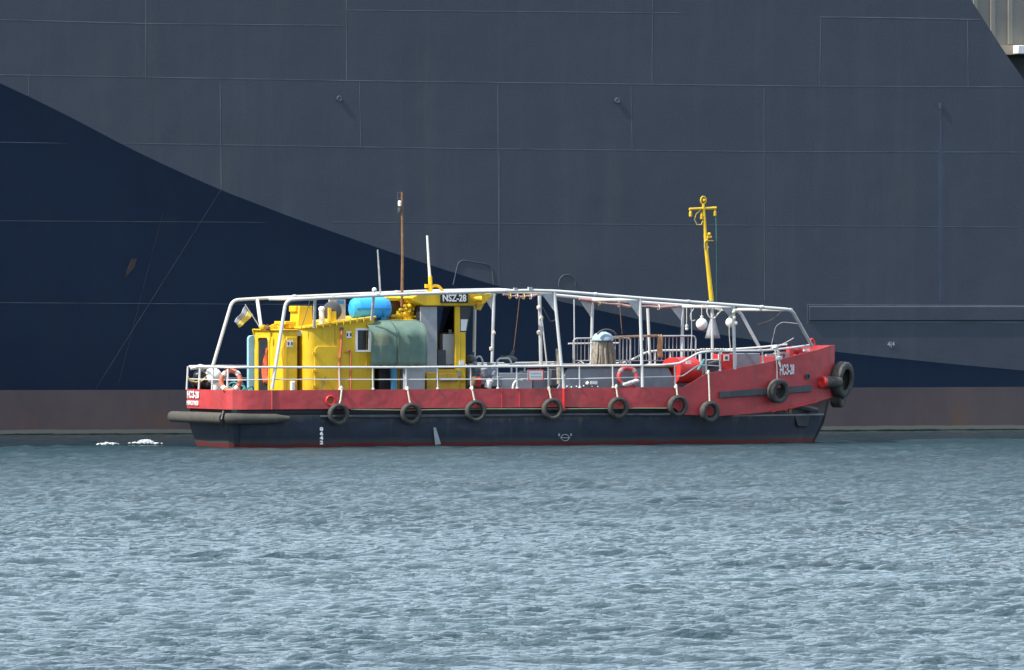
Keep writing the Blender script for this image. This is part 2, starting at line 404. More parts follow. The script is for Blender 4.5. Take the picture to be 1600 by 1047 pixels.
# ================================================================== BIG SHIP
ship = thing('cargo_ship', (0, 0, 0), 'huge blue-black ship hull with brown-red boot top filling the background', 'ship', frame=SO)
KN = [(0, 130), (60, 158), (120, 188), (180, 220), (240, 250), (345, 297), (460, 341), (590, 387), (690, 420), (770, 445), (905, 478), (990, 497), (1075, 514), (1150, 527), (1220, 538), (1300, 549), (1400, 560), (1500, 570), (1600, 579)]
ks = [S(*p) for p in KN]; KS = [p.x for p in ks]; KZ = [p.z for p in ks]
KS = [KS[0] - 60, KS[0] - 24, KS[0] - 10] + KS + [KS[-1] + 14, KS[-1] + 30]; KZ = [15.5, 15.2, KZ[0] + 3.0] + KZ + [1.75, 1.65]
def kz(s): return float(np.interp(s, KS, KZ))
def inset(s): return .05 + .40 * max(0, kz(s) - 1.75)
BZ = 1.5
def TOP(s): return float(np.interp(s, [e0.x, e1.x, e2.x, e2.x + 1.5, e2.x + 4], [17.0, e1.z, e2.z, e2.z - 1.0, e2.z - 1.3]))
e0 = S(1515 - 60, -90); e0.z = 17.0; e1 = S(1572, 85); e2 = S(1600, 125)
ss = sorted(set(list(np.linspace(KS[0], KS[-1], 160)) + [e0.x, e1.x, e2.x, e2.x + 1.5, e2.x + 4]))
up = MB(); up.grid([[(s, 0, kz(s)) for s in ss], [(s, 0, kz(s) * .5 + TOP(s) * .5) for s in ss], [(s, 0, TOP(s)) for s in ss]])
up.grid([[(s, 0, TOP(s)) for s in ss], [(s, .3, TOP(s)) for s in ss], [(s, .3, max(8.0, min(TOP(s) - .2, kz(s) + .6))) for s in ss]])
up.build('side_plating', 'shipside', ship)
lw = MB()
def low(s, t):   # t 0 at the knuckle, 1 at the boot top; gently hollow flare
    d = inset(s); return (s, d * (t ** .9), kz(s) + (BZ - kz(s)) * t)
lw.grid([[low(s, t) for s in ss] for t in np.linspace(0, 1, 9)]); lw.build('lower_hull', 'shipshade', ship, sharp=60)
bt = MB(); bt.grid([[(s, inset(s) - .004, BZ) for s in ss], [(s, inset(s) + .02, .6) for s in ss], [(s, inset(s) + .05, -2) for s in ss]]); bt.build('boot_topping', 'boot', ship)
sm = S(1440, 0).x
MB().span((KS[0], .3, 16.0), (sm, 19, 16.4)).span((sm, .3, 7.6), (KS[-1], 19, 8.0)).build('deck', 'dkwall', ship)
MB().span((KS[0], 19, -2), (KS[-1], 19.3, 8)).span((KS[0], 19, 8), (sm, 19.3, 17)).span((KS[-1], .1, -2), (KS[-1] + .3, 19.3, 8)).span((KS[0] - .3, 0, -2), (KS[0], 19.3, 17)).span((sm, .31, 8), (sm + .2, 19, 16)).build('far_plating', 'shipside', ship)
# weld seams of the plating (raised beads)
def ridge(mb, pts, wd):
    for p, q in zip(pts[:-1], pts[1:]):
        t = (q - p).normalized(); n_ = Vector((0, -1, 0)); sd_ = t.cross(n_).normalized() * wd
        mb.prism([p - sd_ + Vector((0, .002, 0)), p - sd_ * .6 - Vector((0, .003, 0)), p + sd_ * .6 - Vector((0, .003, 0)), p + sd_ + Vector((0, .002, 0))], q - p)
def bead(mb, pts, wd=.022, v=-.001):
    ridge(mb, [S(px, py, v) for px, py in pts], wd * .9)
for pts, wd in ([(-300, 24), (0, 31), (228, 37), (540, 40)], .016), ([(0, 117), (540, 126), (1020, 132), (1285, 135), (1630, 136)], .016), \
        ([(190, 224), (700, 232), (1195, 237), (1590, 238)], .014), ([(520, 347), (1000, 351), (1590, 355)], .010), ([(540, 16), (1020, 20), (1060, 20)], .014), \
        ([(1281, 27), (1400, 28), (1532, 31)], .024), ([(228, -60), (228, 120)], .016), ([(541, -60), (542, 127)], .018), ([(562, 128), (564, 230)], .014), \
        ([(344, 121), (346, 295)], .016), ([(778, 133), (780, 440)], .014), ([(1020, -60), (1019, 133)], .015), ([(986, 134), (988, 232)], .012), ([(1283, 27), (1281, 135)], .018), \
        ([(1512, 32), (1513, 137)], .014), ([(1194, 138), (1195, 470)], .012), ([(780, 445), (781, 240)], .01), ([(45, 118), (45, 148)], .012):
    mb = MB(); bead(mb, pts, wd); mb.build('weld_seam', 'bead', ship)
def lowpt(px, py):    # the point of the sloping lower hull seen at this pixel
    v = 1.0
    for _ in range(40):
        p = S(px, py, v); k = kz(p.x); t = min(1, max(0, (k - p.z) / max(.01, k - BZ))); v = .6 * v + .4 * (inset(p.x) * t ** .9 - .006)
    return S(px, py, v)
def lbead(path, wd):
    mb = MB(); ridge(mb, [lowpt(*p) for p in path], wd); mb.build('weld_seam', 'bead', ship)
lbead([(x, 222 + x * .02) for x in range(0, 190, 20)], .013)
lbead([(x, 345 + x * .006) for x in range(0, 460, 30)], .012); lbead([(x, 473 + x * .006) for x in range(0, 760, 40)], .012)
lbead([(345 - 195 * t, 297 + 310 * t) for t in np.linspace(0, 1, 12)], .012)
lbead([(255 - 70 * t, 330 + 270 * t) for t in np.linspace(0, 1, 12)], .007)
sc1 = MB(); sc1.prism([lowpt(197, 424) + Vector((0, -.01, 0)), lowpt(205, 404) + Vector((0, -.01, 0)), lowpt(214, 404) + Vector((0, -.01, 0)), lowpt(210, 418) + Vector((0, -.01, 0)), lowpt(196, 434) + Vector((0, -.01, 0))], (0, .004, 0)); sc1.build('rust_scuff', 'scuff', ship)
for px in (1470,):
    mb = MB(); ridge(mb, [S(px, 160), S(px + 1, 230)], .06); ridge(mb, [S(px + 1, 230), S(px + 2, 470)], .14); mb.build('drain_strake', 'faint', ship)
    MB().box(S(1469, 165, -.03), (.09, .03, .2)).build('drain_outlet', 'bead', ship)
for px, py in ((530, 154), (964, 157)):
    MB().lathe([(.07, .0), (.10, .015), (.10, .04), (.07, .05), (.05, .03)], S(px, py, -.005), (0, -1, 0), 12).build('pad_eye', 'bead', ship)
MB().tube(arc([S(708, 445, -.01), S(717, 405, -.01), S(768, 414, -.01), S(771, 445, -.01)], .25), .014, 5).build('hatch_outline', 'bead', ship)
MB().tube([S(886 + 13 * math.cos(t), 443 - 14 * math.sin(t), -.01) for t in np.linspace(-.3, math.pi + .3, 16)], .014, 5).build('hatch_outline', 'bead', ship)
# long recess-like rubbing band at the right
mb = MB(); a, b = S(1264, 478), S(1700, 480); zc = (a.z + S(1264, 502).z) / 2; hh = (a.z - S(1264, 502).z) / 2
prof = [(hh, 0), (hh - .04, -.05), (-hh + .04, -.05), (-hh, 0)]
mb.prism([(a.x, y - .003, zc + z) for z, y in prof], (20, 0, 0)); mb.build('rubbing_band', 'shipside', ship, sharp=25)
for pp_ in ([(1262, 474), (1262, 506)], [(1262, 476.5), (1700, 478.5)], [(1262, 503), (1700, 504)]):
    mb = MB(); bead(mb, pp_, .03); mb.build('weld_seam', 'bead', ship)
text('4|4', .21, S(1387, 541, -.012), (1, 0, 0), (0, 0, 1), 'fadedmark', ship, 'draft_mark', .006)
# ribbed deckhouse behind the sheer, upper right
dv = 6.0
x0 = sm + .4; x1 = KS[-1] - 6; zl = S(1585, 86, dv).z; zt = S(1585, 71, dv).z
dh = MB(); dh.span((x0, dv, zt), (x1, dv + 9, 25))
k = x0 + .3
while k < x1: dh.span((k, dv - .08, zt + .03), (k + .16, dv - .002, 25)); k += .68
dh.build('deckhouse_wall', 'lgwall', ship)
MB().span((x0, dv - .35, zl), (x1, dv + 9.1, zt - .003)).build('deckhouse_ledge', 'ledge', ship)
MB().span((x0, dv, 8.003), (x1, dv + 9, zl - .003)).build('deckhouse_base', 'dkwall', ship)
MB().span((S(1591, 80, dv - .8).x, dv - .8, zl + .02), (S(1620, 80, dv - .8).x, dv - .36, zt - .02)).build('locker_box', 'whitec', ship, bevel=.02)

# ================================================================== WORKBOAT
boat = thing('harbour_workboat', (10.5, 0, 0), 'red and navy harbour workboat with yellow deckhouses and a white pipe frame', 'boat')
# sheer lines measured along the near side
def line(pts, off=0): return [near(px, py, off) for px, py in pts]
tp = line([(372, 610), (700, 608), (1068, 605), (1105, 583), (1140, 577), (1185, 569), (1240, 556), (1275, 547), (1297, 540)])
TU = [p.x for p in tp]; TZ = [p.z for p in tp]; TU = [-1] + TU + [21.2]; TZ = [TZ[0]] + TZ + [TZ[-1] + .01]
bp = line([(372, 640), (880, 636), (1055, 638), (1066, 648), (1125, 650), (1180, 646), (1235, 640), (1298, 622)])
BU = [-1] + [p.x for p in bp] + [21.2]; BZZ = [bp[0].z] + [p.z for p in bp] + [bp[-1].z + .02]
def ztop(u): return float(np.interp(u, TU, TZ))
def zbot(u): return float(np.interp(u, BU, BZZ))
def hz(u): return float(np.interp(u, [0, 14.3, 15, 17, 19, 21.2], [1.0, 1.0, 1.0, 1.05, 1.15, 1.4]))
US = sorted(set(list(np.linspace(0, 21.15, 60)) + _U + [u for u in TU + BU if 0 < u < 21.15]))
def inner(u): return max(0.0, half(u) - float(np.interp(u, [0, 13, 16, 21.15], [.03, .03, .22, .5])))
def wl(u): return max(0.0, float(np.interp(u, [0, .2, .7, 2, 11, 14, 17, 19, 20.2, 20.75, 21.15], [0, 1.6, 1.95, 2.12, 2.15, 2.0, 1.45, .85, .38, .0, 0])))
hb = MB(); rows = []
for sgn in (-1, 1):
    r = []
    for u in US:
        us = u * (20.72 / 21.15) if u > 15 else u
        ub = u if u < 15 else u - (u - 15) * .11
        ub = ub + max(0, .62 - u) * .35
        r.append([(u - (u - 15) * .02 * (u > 15), sgn * inner(u), hz(u)), (u - (u - 15) * .055 * (u > 15) + max(0, .62 - u) * .1, sgn * (inner(u) * .55 + wl(u) * .45 if u > .3 else inner(u) * .97), .62), (ub, sgn * (wl(u) if u > .15 else inner(u) * .85), 0.0), (ub + (0 if u > 10 else .3), sgn * wl(u) * .8, -.7)])
    hb.grid([[q[i] for q in r] for i in range(4)])
    rows.append(r)
hb.grid([[rows[0][0][i], rows[1][0][i]] for i in range(4)])            # transom
hb.grid([[q[0] for q in rows[0]], [q[0] for q in rows[1]]])             # top closed by the deck
hull = hb.build('hull', 'hull', boat)
# bulwark: a plate with thickness all round, flush-topped with a cap rail
bw = MB()
def ring(off, zf, ins=0.0):
    f = lambda u: min(max(u, ins), 21.15 - ins)
    L = [(f(u), -(half(u) + off), zf(u)) for u in US]; Rr = [(f(u), half(u) + off, zf(u)) for u in US[::-1][1:]]
    return L + Rr
def flare(u): return float(np.interp(u, [0, 13.5, 16, 21.15], [0, 0, -.04, -.10]))
def rb(u): return (zbot(u))
o_top, i_top = ring(.02, ztop), ring(-.05, ztop, .07)
o_bot = [(x, (abs(y) + flare(x)) * (1 if y > 0 else -1) if abs(y) > .12 else y, zbot(x)) for x, y, z in ring(.02, zbot)]
i_bot = [(x, (abs(y) - .07 + flare(x)) * (1 if y > 0 else -1) if abs(y) > .2 else y * .5, zbot(x)) for x, y, z in ring(.02, zbot, .07)]
o_mid = [tuple(np.array(p) * .5 + np.array(q) * .5) for p, q in zip(o_top, o_bot)]
for A in (o_top, i_top, o_bot, i_bot, o_mid): A.append(A[0])
bw.grid([i_bot, i_top, o_top, o_mid, o_bot, i_bot])
bulwark = bw.build('bulwark', 'red', boat, sharp=28)
# transom plate closes between the corners (already part of the ring); seam bar near the frame foot
p = near(425, 610, .03); MB().tube([p, (p.x, p.y, zbot(p.x))], .025, 6).build('frame_foot', 'red', bulwark)
p = near(881, 607, .03); MB().tube([p, (p.x, p.y, zbot(p.x) - .12)], .045, 8).build('frame_foot', 'redbright', bulwark)
for px in (784, 812):
    p = near(px, 607, .025); MB().tube([p, (p.x, p.y, zbot(p.x))], .012, 6).build('frame_foot', 'redbright', bulwark)
# green pipe in the freeing gap
MB().tube([near(px, py, .05) for px, py in ((548, 640), (640, 641), (760, 639), (880, 639), (1000, 638), (1042, 638))], .018, 6).build('drain_pipe', 'green', boat)
MB().tube([near(px, py, .0) for px, py in ((500, 651), (640, 651), (760, 650), (900, 648), (1054, 648))], .045, 6).build('rub_rail', 'darkgrey', boat)
# deck
MB().prism([(u, -inner(u) + .04, .86) for u in US if u < 21] + [(u, inner(u) - .04, .86) for u in US[::-1] if u < 21], (0, 0, .05)).build('deck', 'grey', boat)
MB().grid([[(u, -inner(u) + .035, .9) for u in US if .2 < u < 15.2], [(u, -inner(u) + .06, 1.3) for u in US if .2 < u < 15.2]]).build('gap_shade_plate', 'dark', boat, solid=.02)  # dark backing sheets painting the shade seen through the freeing gap
MB().grid([[(u, inner(u) - .035, .9) for u in US if .2 < u < 15.2], [(u, inner(u) - .06, 1.3) for u in US if .2 < u < 15.2]]).build('gap_shade_plate', 'dark', boat, solid=.02)
MB().span((.12, -1.8, .9), (.14, 1.8, 1.3)).build('gap_shade_plate', 'dark', boat)
# hawse fairlead
p = near(516, 626, .03); MB().lathe([(.10, -.02), (.15, .0), (.17, .03), (.15, .06), (.10, .05), (.085, .0)], p, (0, -1, 0), 20).build('fairlead', 'redbright', bulwark)
MB().lathe([(.0, 0), (.085, 0), (.085, .012), (0, .012)], p + Vector((0, -.012, 0)), (0, -1, 0), 16).build('fairlead_plug', 'rust', bulwark)
# stern rubber logs
def dlog(pts, r0, name, mat):
    mb = MB(); mb.tube(pts, r0, 14); return mb.build(name, mat, boat, sharp=60)
zl_ = near(364, 655, .12).z
dlog([(-.16, 2.66, zl_ + .02), (-.19, 2.56, zl_ + .02), (-.20, .4, zl_ + .02), (-.18, -1.6, zl_ + .02), (-.14, -1.98, zl_ + .02)], [.11, .17, .18, .18, .17], 'rubber_log', 'rubberg')
a = near(366, 655, .12); b = near(452, 654, .08)
dlog([Vector((-.10, -2.06, zl_ + .02)), Vector((.12, -2.24, zl_ + .02)), a.lerp(b, .25), a.lerp(b, .75), b], [.165, .17, .165, .15, .07], 'rubber_log', 'rubberg')
MB().tube([(-.16, -2.0, zl_ + .24), (-.26, -2.1, zl_), (-.14, -2.04, zl_ - .22)], .04, 6).build('log_chain', 'dark', boat)
# bow rubber bar, lower bar, hawse pocket shade
def strip_along(p0, p1, zh, th, name, mat, parent, n=8, off=.02):
    mb = MB(); r = [[], [], [], []]
    for k in range(n + 1):
        t = k / n; q = near(p0[0] + (p1[0] - p0[0]) * t, p0[1] + (p1[1] - p0[1]) * t, off)
        for i, (dv_, dz) in enumerate(((0, zh), (-th, zh * .8), (-th, -zh * .8), (0, -zh))): r[i].append((q.x, q.y + dv_, q.z + dz))
    mb.grid([r[0], r[1], r[2], r[3], r[0]]); mb.bm.faces.new([mb.bm.verts.new(x[0]) for x in r]); mb.bm.faces.new([mb.bm.verts.new(x[-1]) for x in r])
    bmesh.ops.remove_doubles(mb.bm, verts=mb.bm.verts[:], dist=.001)
    return mb.build(name, mat, parent)
strip_along((1123, 617), (1266, 607), .11, .13, 'rubbing_bar', 'darkgrey', bulwark, off=-.03)
strip_along((1205, 643), (1278, 627), .03, .04, 'cap_strip', 'redbright', bulwark, off=-.02)
q0, q1 = near(1233, 631, -.15), near(1276, 641, -.38)
MB().tube([q0, q1], .09, 6).build('lower_bar', 'darkgrey', boat)
q = near(1256, 652, -.42); MB().prism([q + Vector((-.42, -.08, .2)), q + Vector((.32, .22, .2)), q + Vector((.2, .16, -.32)), q + Vector((-.22, -.02, -.3))], (.2, .5, 0)).build('hawse_shade', 'dark', boat, bevel=.03)  # dark block standing in for the shade inside the hawse pocket
q = near(1232, 634, -.12); MB().box(q, (.14, .12, .3)).box(q + Vector((.02, -.05, -.16)), (.1, .1, .18)).build('bracket', 'rust', boat)
# bow cylinder fender with red end
q = near(1285, 597, .14); d = Vector((.93, .36, 0)).normalized()
MB().tube([q + d * .03, q + d * .2, q + d * .75], [.17, .18, .18], 16).build('roller_fender', 'rubber', boat)
MB().lathe([(.0, .02), (.08, .03), (.10, .05), (.17, .05), (.19, .02), (.18, -.08)], q, -d, 18).build('fender_cap', 'redbright', boat)
q = near(1262, 588, .03); MB().lathe([(.09, 0), (.10, .02), (.05, .03), (.04, .0)], q, (.3, -1, 0), 14).build('fairlead', 'darkgrey', bulwark)
# red hook on the bow cap
q = Q(1266, 541, -.4); MB().tube(arc([q, q + Vector((0, 0, .18)), q + Vector((.06, 0, .24)), q + Vector((.14, 0, .14)), q + Vector((.15, 0, 0))], .05), .035, 8).build('bow_bollard', 'redbright', boat)
# names on the bulwark
a0, a1 = near(1218, 586, .035), near(1243, 584, .035)
text('НСЗ-28', .43, a0, a1 - a0, (0, -.05, 1), 'letter', bulwark, 'name_lettering', .010, sx=.42)
text('НСЗ-28', .29, Vector((-.03, 1.68, zbot(0) + .32)), (0, -1, 0), (0, 0, 1), 'letter', bulwark, 'name_lettering', .005, sx=1.1)
text('НИКОЛАЕВ', .18, Vector((-.03, 1.70, zbot(0) + .10)), (0, -1, 0), (0, 0, 1), 'letter', bulwark, 'name_lettering', .003, sx=1.05)
for k, ch in enumerate('8642'):
    p = near(499, 673 + 7 * k, .0); p.y = -2.30
    text(ch, .15, p, (1, 0, 0), (0, 0, 1), 'letter', hull, 'draft_mark', .006, sx=1.4)
p = Q(883, 684, -2.215); mb = MB(); mb.tube([p + Vector((.13 * math.cos(t), 0, .10 * math.sin(t))) for t in np.linspace(0, 6.283, 18)[:-1]], .016, 4, closed=True)
mb.box(p + Vector((0, 0, 0)), (.36, .012, .025)).box(p + Vector((-.2, 0, .09)), (.06, .012, .08)).box(p + Vector((.2, 0, .09)), (.06, .012, .08)); mb.build('load_line_mark', 'fadedmark', hull)
mb = MB(); mb.prism([Q(677, 668, -2.235), Q(681, 668, -2.235), Q(689, 694, -2.20), Q(680, 695, -2.20)], (0, -.005, 0)); mb.build('paint_streak', 'greyl', hull)

# ---- guard rail
rail = MB(); PR = .036
def rail_pts(sgn):
    if sgn < 0:
        pts = [near(px, py) for px, py in ((1268, 539), (1235, 544), (1190, 548), (1110, 549), (1092, 551), (1062, 568), (1030, 571), (870, 572), (640, 574), (420, 574))]
        return pts
zr = near(420, 574).z
ptsn = rail_pts(-1) + [Vector((.35, -2.1, zr)), Vector((.08, -1.85, zr))]
ptsf = [Vector((p.x, -p.y, p.z)) for p in ptsn]
loop = arc(ptsn + ptsf[::-1], .16)
rail = MB().tube(loop, PR, 8).build('guard_rail', 'white', boat)
zm = near(640, 593).z
mid = [near(px, py) for px, py in ((1125, 572), (1092, 570), (1066, 588))] + [near(900, 592), near(640, 593), near(420, 593), Vector((.35, -2.1, zm)), Vector((.08, -1.85, zm))]
midf = [Vector((p.x, -p.y, p.z)) for p in mid]
MB().tube(arc(mid + midf[::-1], .12), .020, 6).build('middle_rail', 'white', rail)
for px, t in ((530, 574), (582, 574), (634, 574), (683, 574), (735, 573), (777, 573), (807, 573), (856, 572), (905, 572), (957, 571), (1054, 569), (1103, 550), (1124, 549), (1191, 548)):
    a = near(px, t); z0 = ztop(a.x)
    st = MB().tube([a, (a.x + .02, a.y, z0 - .02)], .025, 8); st.lathe([(.05, 0), (.05, .03), (.03, .05)], (a.x + .02, a.y, z0), (0, 0, 1), 8)
    st.build('stanchion', 'white', rail)
    if px not in (777,):
        MB().tube([(a.x, -a.y, a.z), (a.x, -a.y, z0 - .02)], .028, 6).build('stanchion', 'white', rail)
for v in (1.95, .85, -.35, -1.7):
    MB().tube([(.10, v, zr), (.06, v, ztop(0) - .02)], .034, 8).build('stanchion', 'white', rail)

# ---- white pipe frame over the deck
fr = None
VN = 2.1
def C(px, py): return Q(px, py, -VN)
top = [C(447, 469), C(495, 466), C(640, 459.5), C(760, 455.5), C(830, 454), C(866, 455), C(905, 458), C(1000, 466), C(1147, 477), C(1237, 484)]
foot_s, foot_b = near(425, 608), near(1269, 541)
fp = arc([foot_s] + [top[0]] + top[1:-1] + [top[-1], foot_b], .22, 6)
frame = MB().tube(fp, .053, 10).build('canopy_frame', 'white', boat)
mir = lambda p: Vector((p.x, -p.y, p.z))
VF = 2.1
fq = arc([Q(322, 608, VF), Q(363, 469, VF), Q(412, 466, VF), Q(560, 459.5, VF), Q(680, 454.5, VF), Q(783, 452.5, VF), Q(822, 457, VF), Q(917, 466, VF), Q(1064, 477, VF), Q(1155, 485, VF), Q(1190, 549, VF)], .22, 6)
MB().tube(fq, .053, 10).build('far_top_rail', 'white', frame)
def post(a, b, r=.046, mat='white'): return MB().tube([a, b], r, 8).build('frame_post', mat, frame)
for a, b, fa, fb in (((866, 456), (881, 607), (772, 455), (768, 600)), ((1000, 467), (1004, 605), (926, 468), (923, 600)), ((1146, 478), (1148, 577), (1067, 478), (1065, 590))):
    A = C(*a); Bq = near(*b); post(A, Bq, .052)
    A2 = Q(*fa, VF); B2 = Q(*fb, VF); post(A2, B2, .052, 'greyp')
    # gusset plate under the rail
    for P, T in ((A, Bq), (A2, B2)):
        MB().prism([P + Vector((-.42, .01, -.05)), P + Vector((.05, .01, -.05)), P + (T - P) * .2 + Vector((.03, .01, 0)), P + (T - P) * .2 + Vector((-.06, .01, 0))], (0, .02, 0)).build('gusset', 'galv', frame)
    MB().tube([A + Vector((0, 0, -.02)), A2 + Vector((0, 0, -.02))], .05, 8).build('cross_beam', 'white', frame)
for x in (495, 640, 745, 1237):
    A = C(x, np.interp(x, [495, 640, 745, 1237], [467, 460, 456.5, 484])); MB().tube([A, mir(A)], .05, 8).build('cross_beam', 'white', frame)
post(C(492, 468), Q(491, 512, -1.7), .045, 'greyp'); post(C(584, 463), Q(581, 500, -1.7), .045, 'greyp')
post(Q(402, 468, 2.1), Q(408, 512, 1.0), .055); post(Q(742, 474, .8), Q(740, 600, .8), .055, 'white')
post(Q(843, 462, .9), Q(846, 600, .9), .06, 'greyp'); post(Q(846, 492, .7), Q(858, 600, .7), .025, 'greyp'); post(Q(1012, 482, 1.0), Q(1017, 590, 1.0), .05)
post(Q(897, 468, 1.5), Q(898, 600, 1.5), .02, 'greyp')
q = C(585, 463); MB().tube([q, q + Vector((0, 0, .14))], .03, 8).ball(q + Vector((0, 0, .2)), .075).build('mast_light', 'lamp', frame)
MB().box(C(828, 452) + Vector((0, 0, .03)), (.12, .12, .08)).box(C(805, 453) + Vector((0, 0, .03)), (.1, .1, .07)).build('rail_clamp', 'greyl', frame)
for i, (x, y) in enumerate(((520, 465), (700, 457.5), (790, 454.8), (930, 460), (1075, 471.5), (1190, 480))):
    c = C(x, y); MB().tube([c + Vector((-.05, 0, -.003)), c + Vector((.05, 0, .001))], .067, 10).build('pipe_collar', 'greyp', frame)
for i, (x, y) in enumerate(((460, 463.5), (620, 457), (860, 460.5), (990, 471.5), (1110, 481))):
    c = Q(x, y, VF); MB().tube([c + Vector((-.05, 0, 0)), c + Vector((.05, 0, 0))], .067, 10).build('pipe_collar', 'greyp', frame)
for pts, v, m_ in (([(812, 462), (808, 500), (801, 560)], .5, 'rust'), ([(1080, 482), (1081, 520), (1079, 548)], -1.0, 'greyp'), ([(968, 470), (970, 500), (972, 522)], 1.6, 'rust'), ([(484, 470), (478, 492), (470, 514)], -1.5, 'darkgrey'), ([(848, 480), (860, 503), (868, 500), (872, 486)], 1.2, 'darkgrey'), ([(1140, 490), (1139, 520), (1142, 552)], -1.3, 'rope'), ([(757, 460), (764, 458.5), (775, 461)], -2.0, 'rope'), ([(1084, 482), (1078, 492), (1080, 502), (1086, 500)], -.4, 'rope')):
    MB().tube(arc([Q(x, y, v) for x, y in pts], .2), .011, 5).build('hanging_line', m_, frame)
for x, y, v in ((842, 481, .8), (846, 497, .8), (842, 520, .8), (772, 520, 1.6), (768, 545, 1.6), (1003, 530, -2.15), (1004, 548, -2.15), (1147, 497, -2.15), (1150, 505, -2.15), (1147, 487, -2.15)):
    MB().ball(Q(x, y, v), .06, 1, (1.1, 1, 1.4), .25).build('rope_lashing', 'rope', frame)
# bow whip stays seen inside the end of the frame
MB().tube(arc([Q(1204, 545, .9), Q(1212, 510, .9), Q(1222, 503, .9), Q(1250, 506, .6)], .1), .007, 5).build('wire_hoop', 'greyp', frame)
MB().tube([Q(1184, 507, -.4), Q(1205, 500, -.4), Q(1218, 490, -.4), Q(1222, 482, -.4)], .006, 5).build('wire_hoop', 'rust', frame)

# ---- aft yellow house
V0, V1 = -1.25, 1.25
xa = Q(440, 560, V0).x; xb = Q(466, 560, V0).x; za = Q(440, 517, V0).z; DZ = .90
def rrect(x0, x1, y0, y1, r, n=5):
    out = []
    for cx_, cy_, a0 in ((x1 - r, y1 - r, 0), (x0 + r, y1 - r, 90), (x0 + r, y0 + r, 180), (x1 - r, y0 + r, 270)):
        for k in range(n + 1): t = R(a0 + 90 * k / n); out.append((cx_ + r * math.cos(t), cy_ + r * math.sin(t)))
    return out
aft = MB().prism([(x, y, DZ) for x, y in rrect(xa, xb, V0, V1, .1)], (0, 0, za - DZ)).build('aft_house', 'yellow', boat)
MB().prism([(x, y, za + .002) for x, y in rrect(xa - .06, xb + .03, V0 - .05, V1 + .05, .1)], (0, 0, .05)).build('house_roof', 'yellow', aft, bevel=.015)
# open stern doorway: flat dark panel painting the shade inside, with a frame
yd0, yd1 = -.16, .76
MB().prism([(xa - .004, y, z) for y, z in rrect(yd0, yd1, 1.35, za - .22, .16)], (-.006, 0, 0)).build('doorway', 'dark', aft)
rr = [(xa - .02, y, z) for y, z in rrect(yd0 - .02, yd1 + .02, 1.33, za - .2, .17)]
MB().tube(rr, .035, 6, closed=True).build('door_frame', 'yellow', aft)
# boxed corner, pipes and plate on the near side
MB().span((xa + .14, V0 - .05, 1.0), (xb - .05, V0 - .002, za - .18)).build('side_panel', 'yellow', aft, bevel=.02)
def sgn_plate(px, py, v, wd, ht, parent):
    c = Q(px, py, v); MB().box(c, (wd, .015, ht)).build('notice_plate', 'whitec', parent)
    MB().box(c + Vector((-.05, -.009, 0)), (.05, .006, ht * .5)).box(c + Vector((.06, -.009, 0)), (.05, .006, ht * .5)).build('notice_print', 'darkgrey', parent)
sgn_plate(453, 537, V0 - .06, .2, .2, aft)
MB().tube(arc([Q(446, 530, V0 - .05), Q(440, 548, V0 - .05), Q(441, 556, V0 - .05), Q(443, 575, V0 - .05), Q(443, 612, V0 - .05)], .08), .02, 6).build('pipe', 'yellowd', aft)
for pts in ([(405, 512), (412, 508), (418, 513)], [(420, 511), (432, 506), (441, 510), (445, 514)], [(412, 514), (424, 514), (436, 512)]):
    MB().tube(arc([Q(x, y, -.3) for x, y in pts], .06), .035, 6).build('roof_pipe', 'yellow', aft)
for px, py in ((418, 509), (430, 508), (438, 505), (426, 511), (410, 511)):
    c = Q(px, py, -.2 + random.uniform(-.4, .4)); c.z = za + .09; MB().ball(c, .085, 1).tube([c - Vector((0, 0, .08)), c + Vector((0, 0, .11))], .03, 6).build('roof_valve', random.choice(['yellow', 'yellowd', 'rust']), aft)
MB().tube([Q(396, 514, V1 - .05), Q(398, 523, V1 - .05)], .05, 8).build('roof_pipe', 'yellow', aft)
MB().prism([(x, y, 1.72) for x, y in rrect(Q(453, 600, V0 - .06).x, Q(460, 600, V0 - .06).x, V0 - .16, V0 - .055, .04)], (0, 0, .3)).build('vent_cap', 'whitec', aft, bevel=.03)
# pipes in the gap between the houses
for px, r_, mat in ((470, .05, 'yellow'), (474, .035, 'white'), (467, .03, 'rust')):
    MB().tube(arc([Q(px, 520, -1.0), Q(px, 545, -1.0), Q(px + 1, 575, -1.0), Q(px + 3, 612, -1.0)], .1), r_, 8).build('riser_pipe', mat, boat)
MB().box(Q(468, 521, -1.1), (.3, .2, .16)).box(Q(464, 518, -1.1), (.2, .12, .1)).build('pipe_valve', 'greyp', boat)

# ---- main yellow engine house
W0, W1 = -1.55, 1.35
xm = Q(477, 560, W0).x; xn = Q(590, 560, W0).x; z1, z2 = Q(477, 513, W0).z, Q(592, 497, W0).z
def mz(x): return z1 + (z2 - z1) * (x - xm) / (xn - xm)
pl = rrect(xm, xn, W0, W1, .34, 7)
mb = MB(); lo_ = [mb.bm.verts.new((x, y, DZ)) for x, y in pl]; hi_ = [mb.bm.verts.new((x, y, mz(x))) for x, y in pl]; n = len(pl)
for i in range(n): mb.bm.faces.new((lo_[i], lo_[(i + 1) % n], hi_[(i + 1) % n], hi_[i]))
mb.bm.faces.new(hi_); mb.bm.faces.new(lo_)
eng = mb.build('engine_house', 'yellow', boat)
pl2 = rrect(xm - .05, xn + .05, W0 - .06, W1 + .06, .36, 7)
mb = MB(); lo_ = [mb.bm.verts.new((x, y, mz(x) + .003)) for x, y in pl2]; hi_ = [mb.bm.verts.new((x, y, mz(x) + .06)) for x, y in pl2]
for i in range(len(pl2)): mb.bm.faces.new((lo_[i], lo_[(i + 1) % n], hi_[(i + 1) % n], hi_[i]))
mb.bm.faces.new(hi_); mb.bm.faces.new(lo_); mb.build('house_roof', 'yellow', eng)
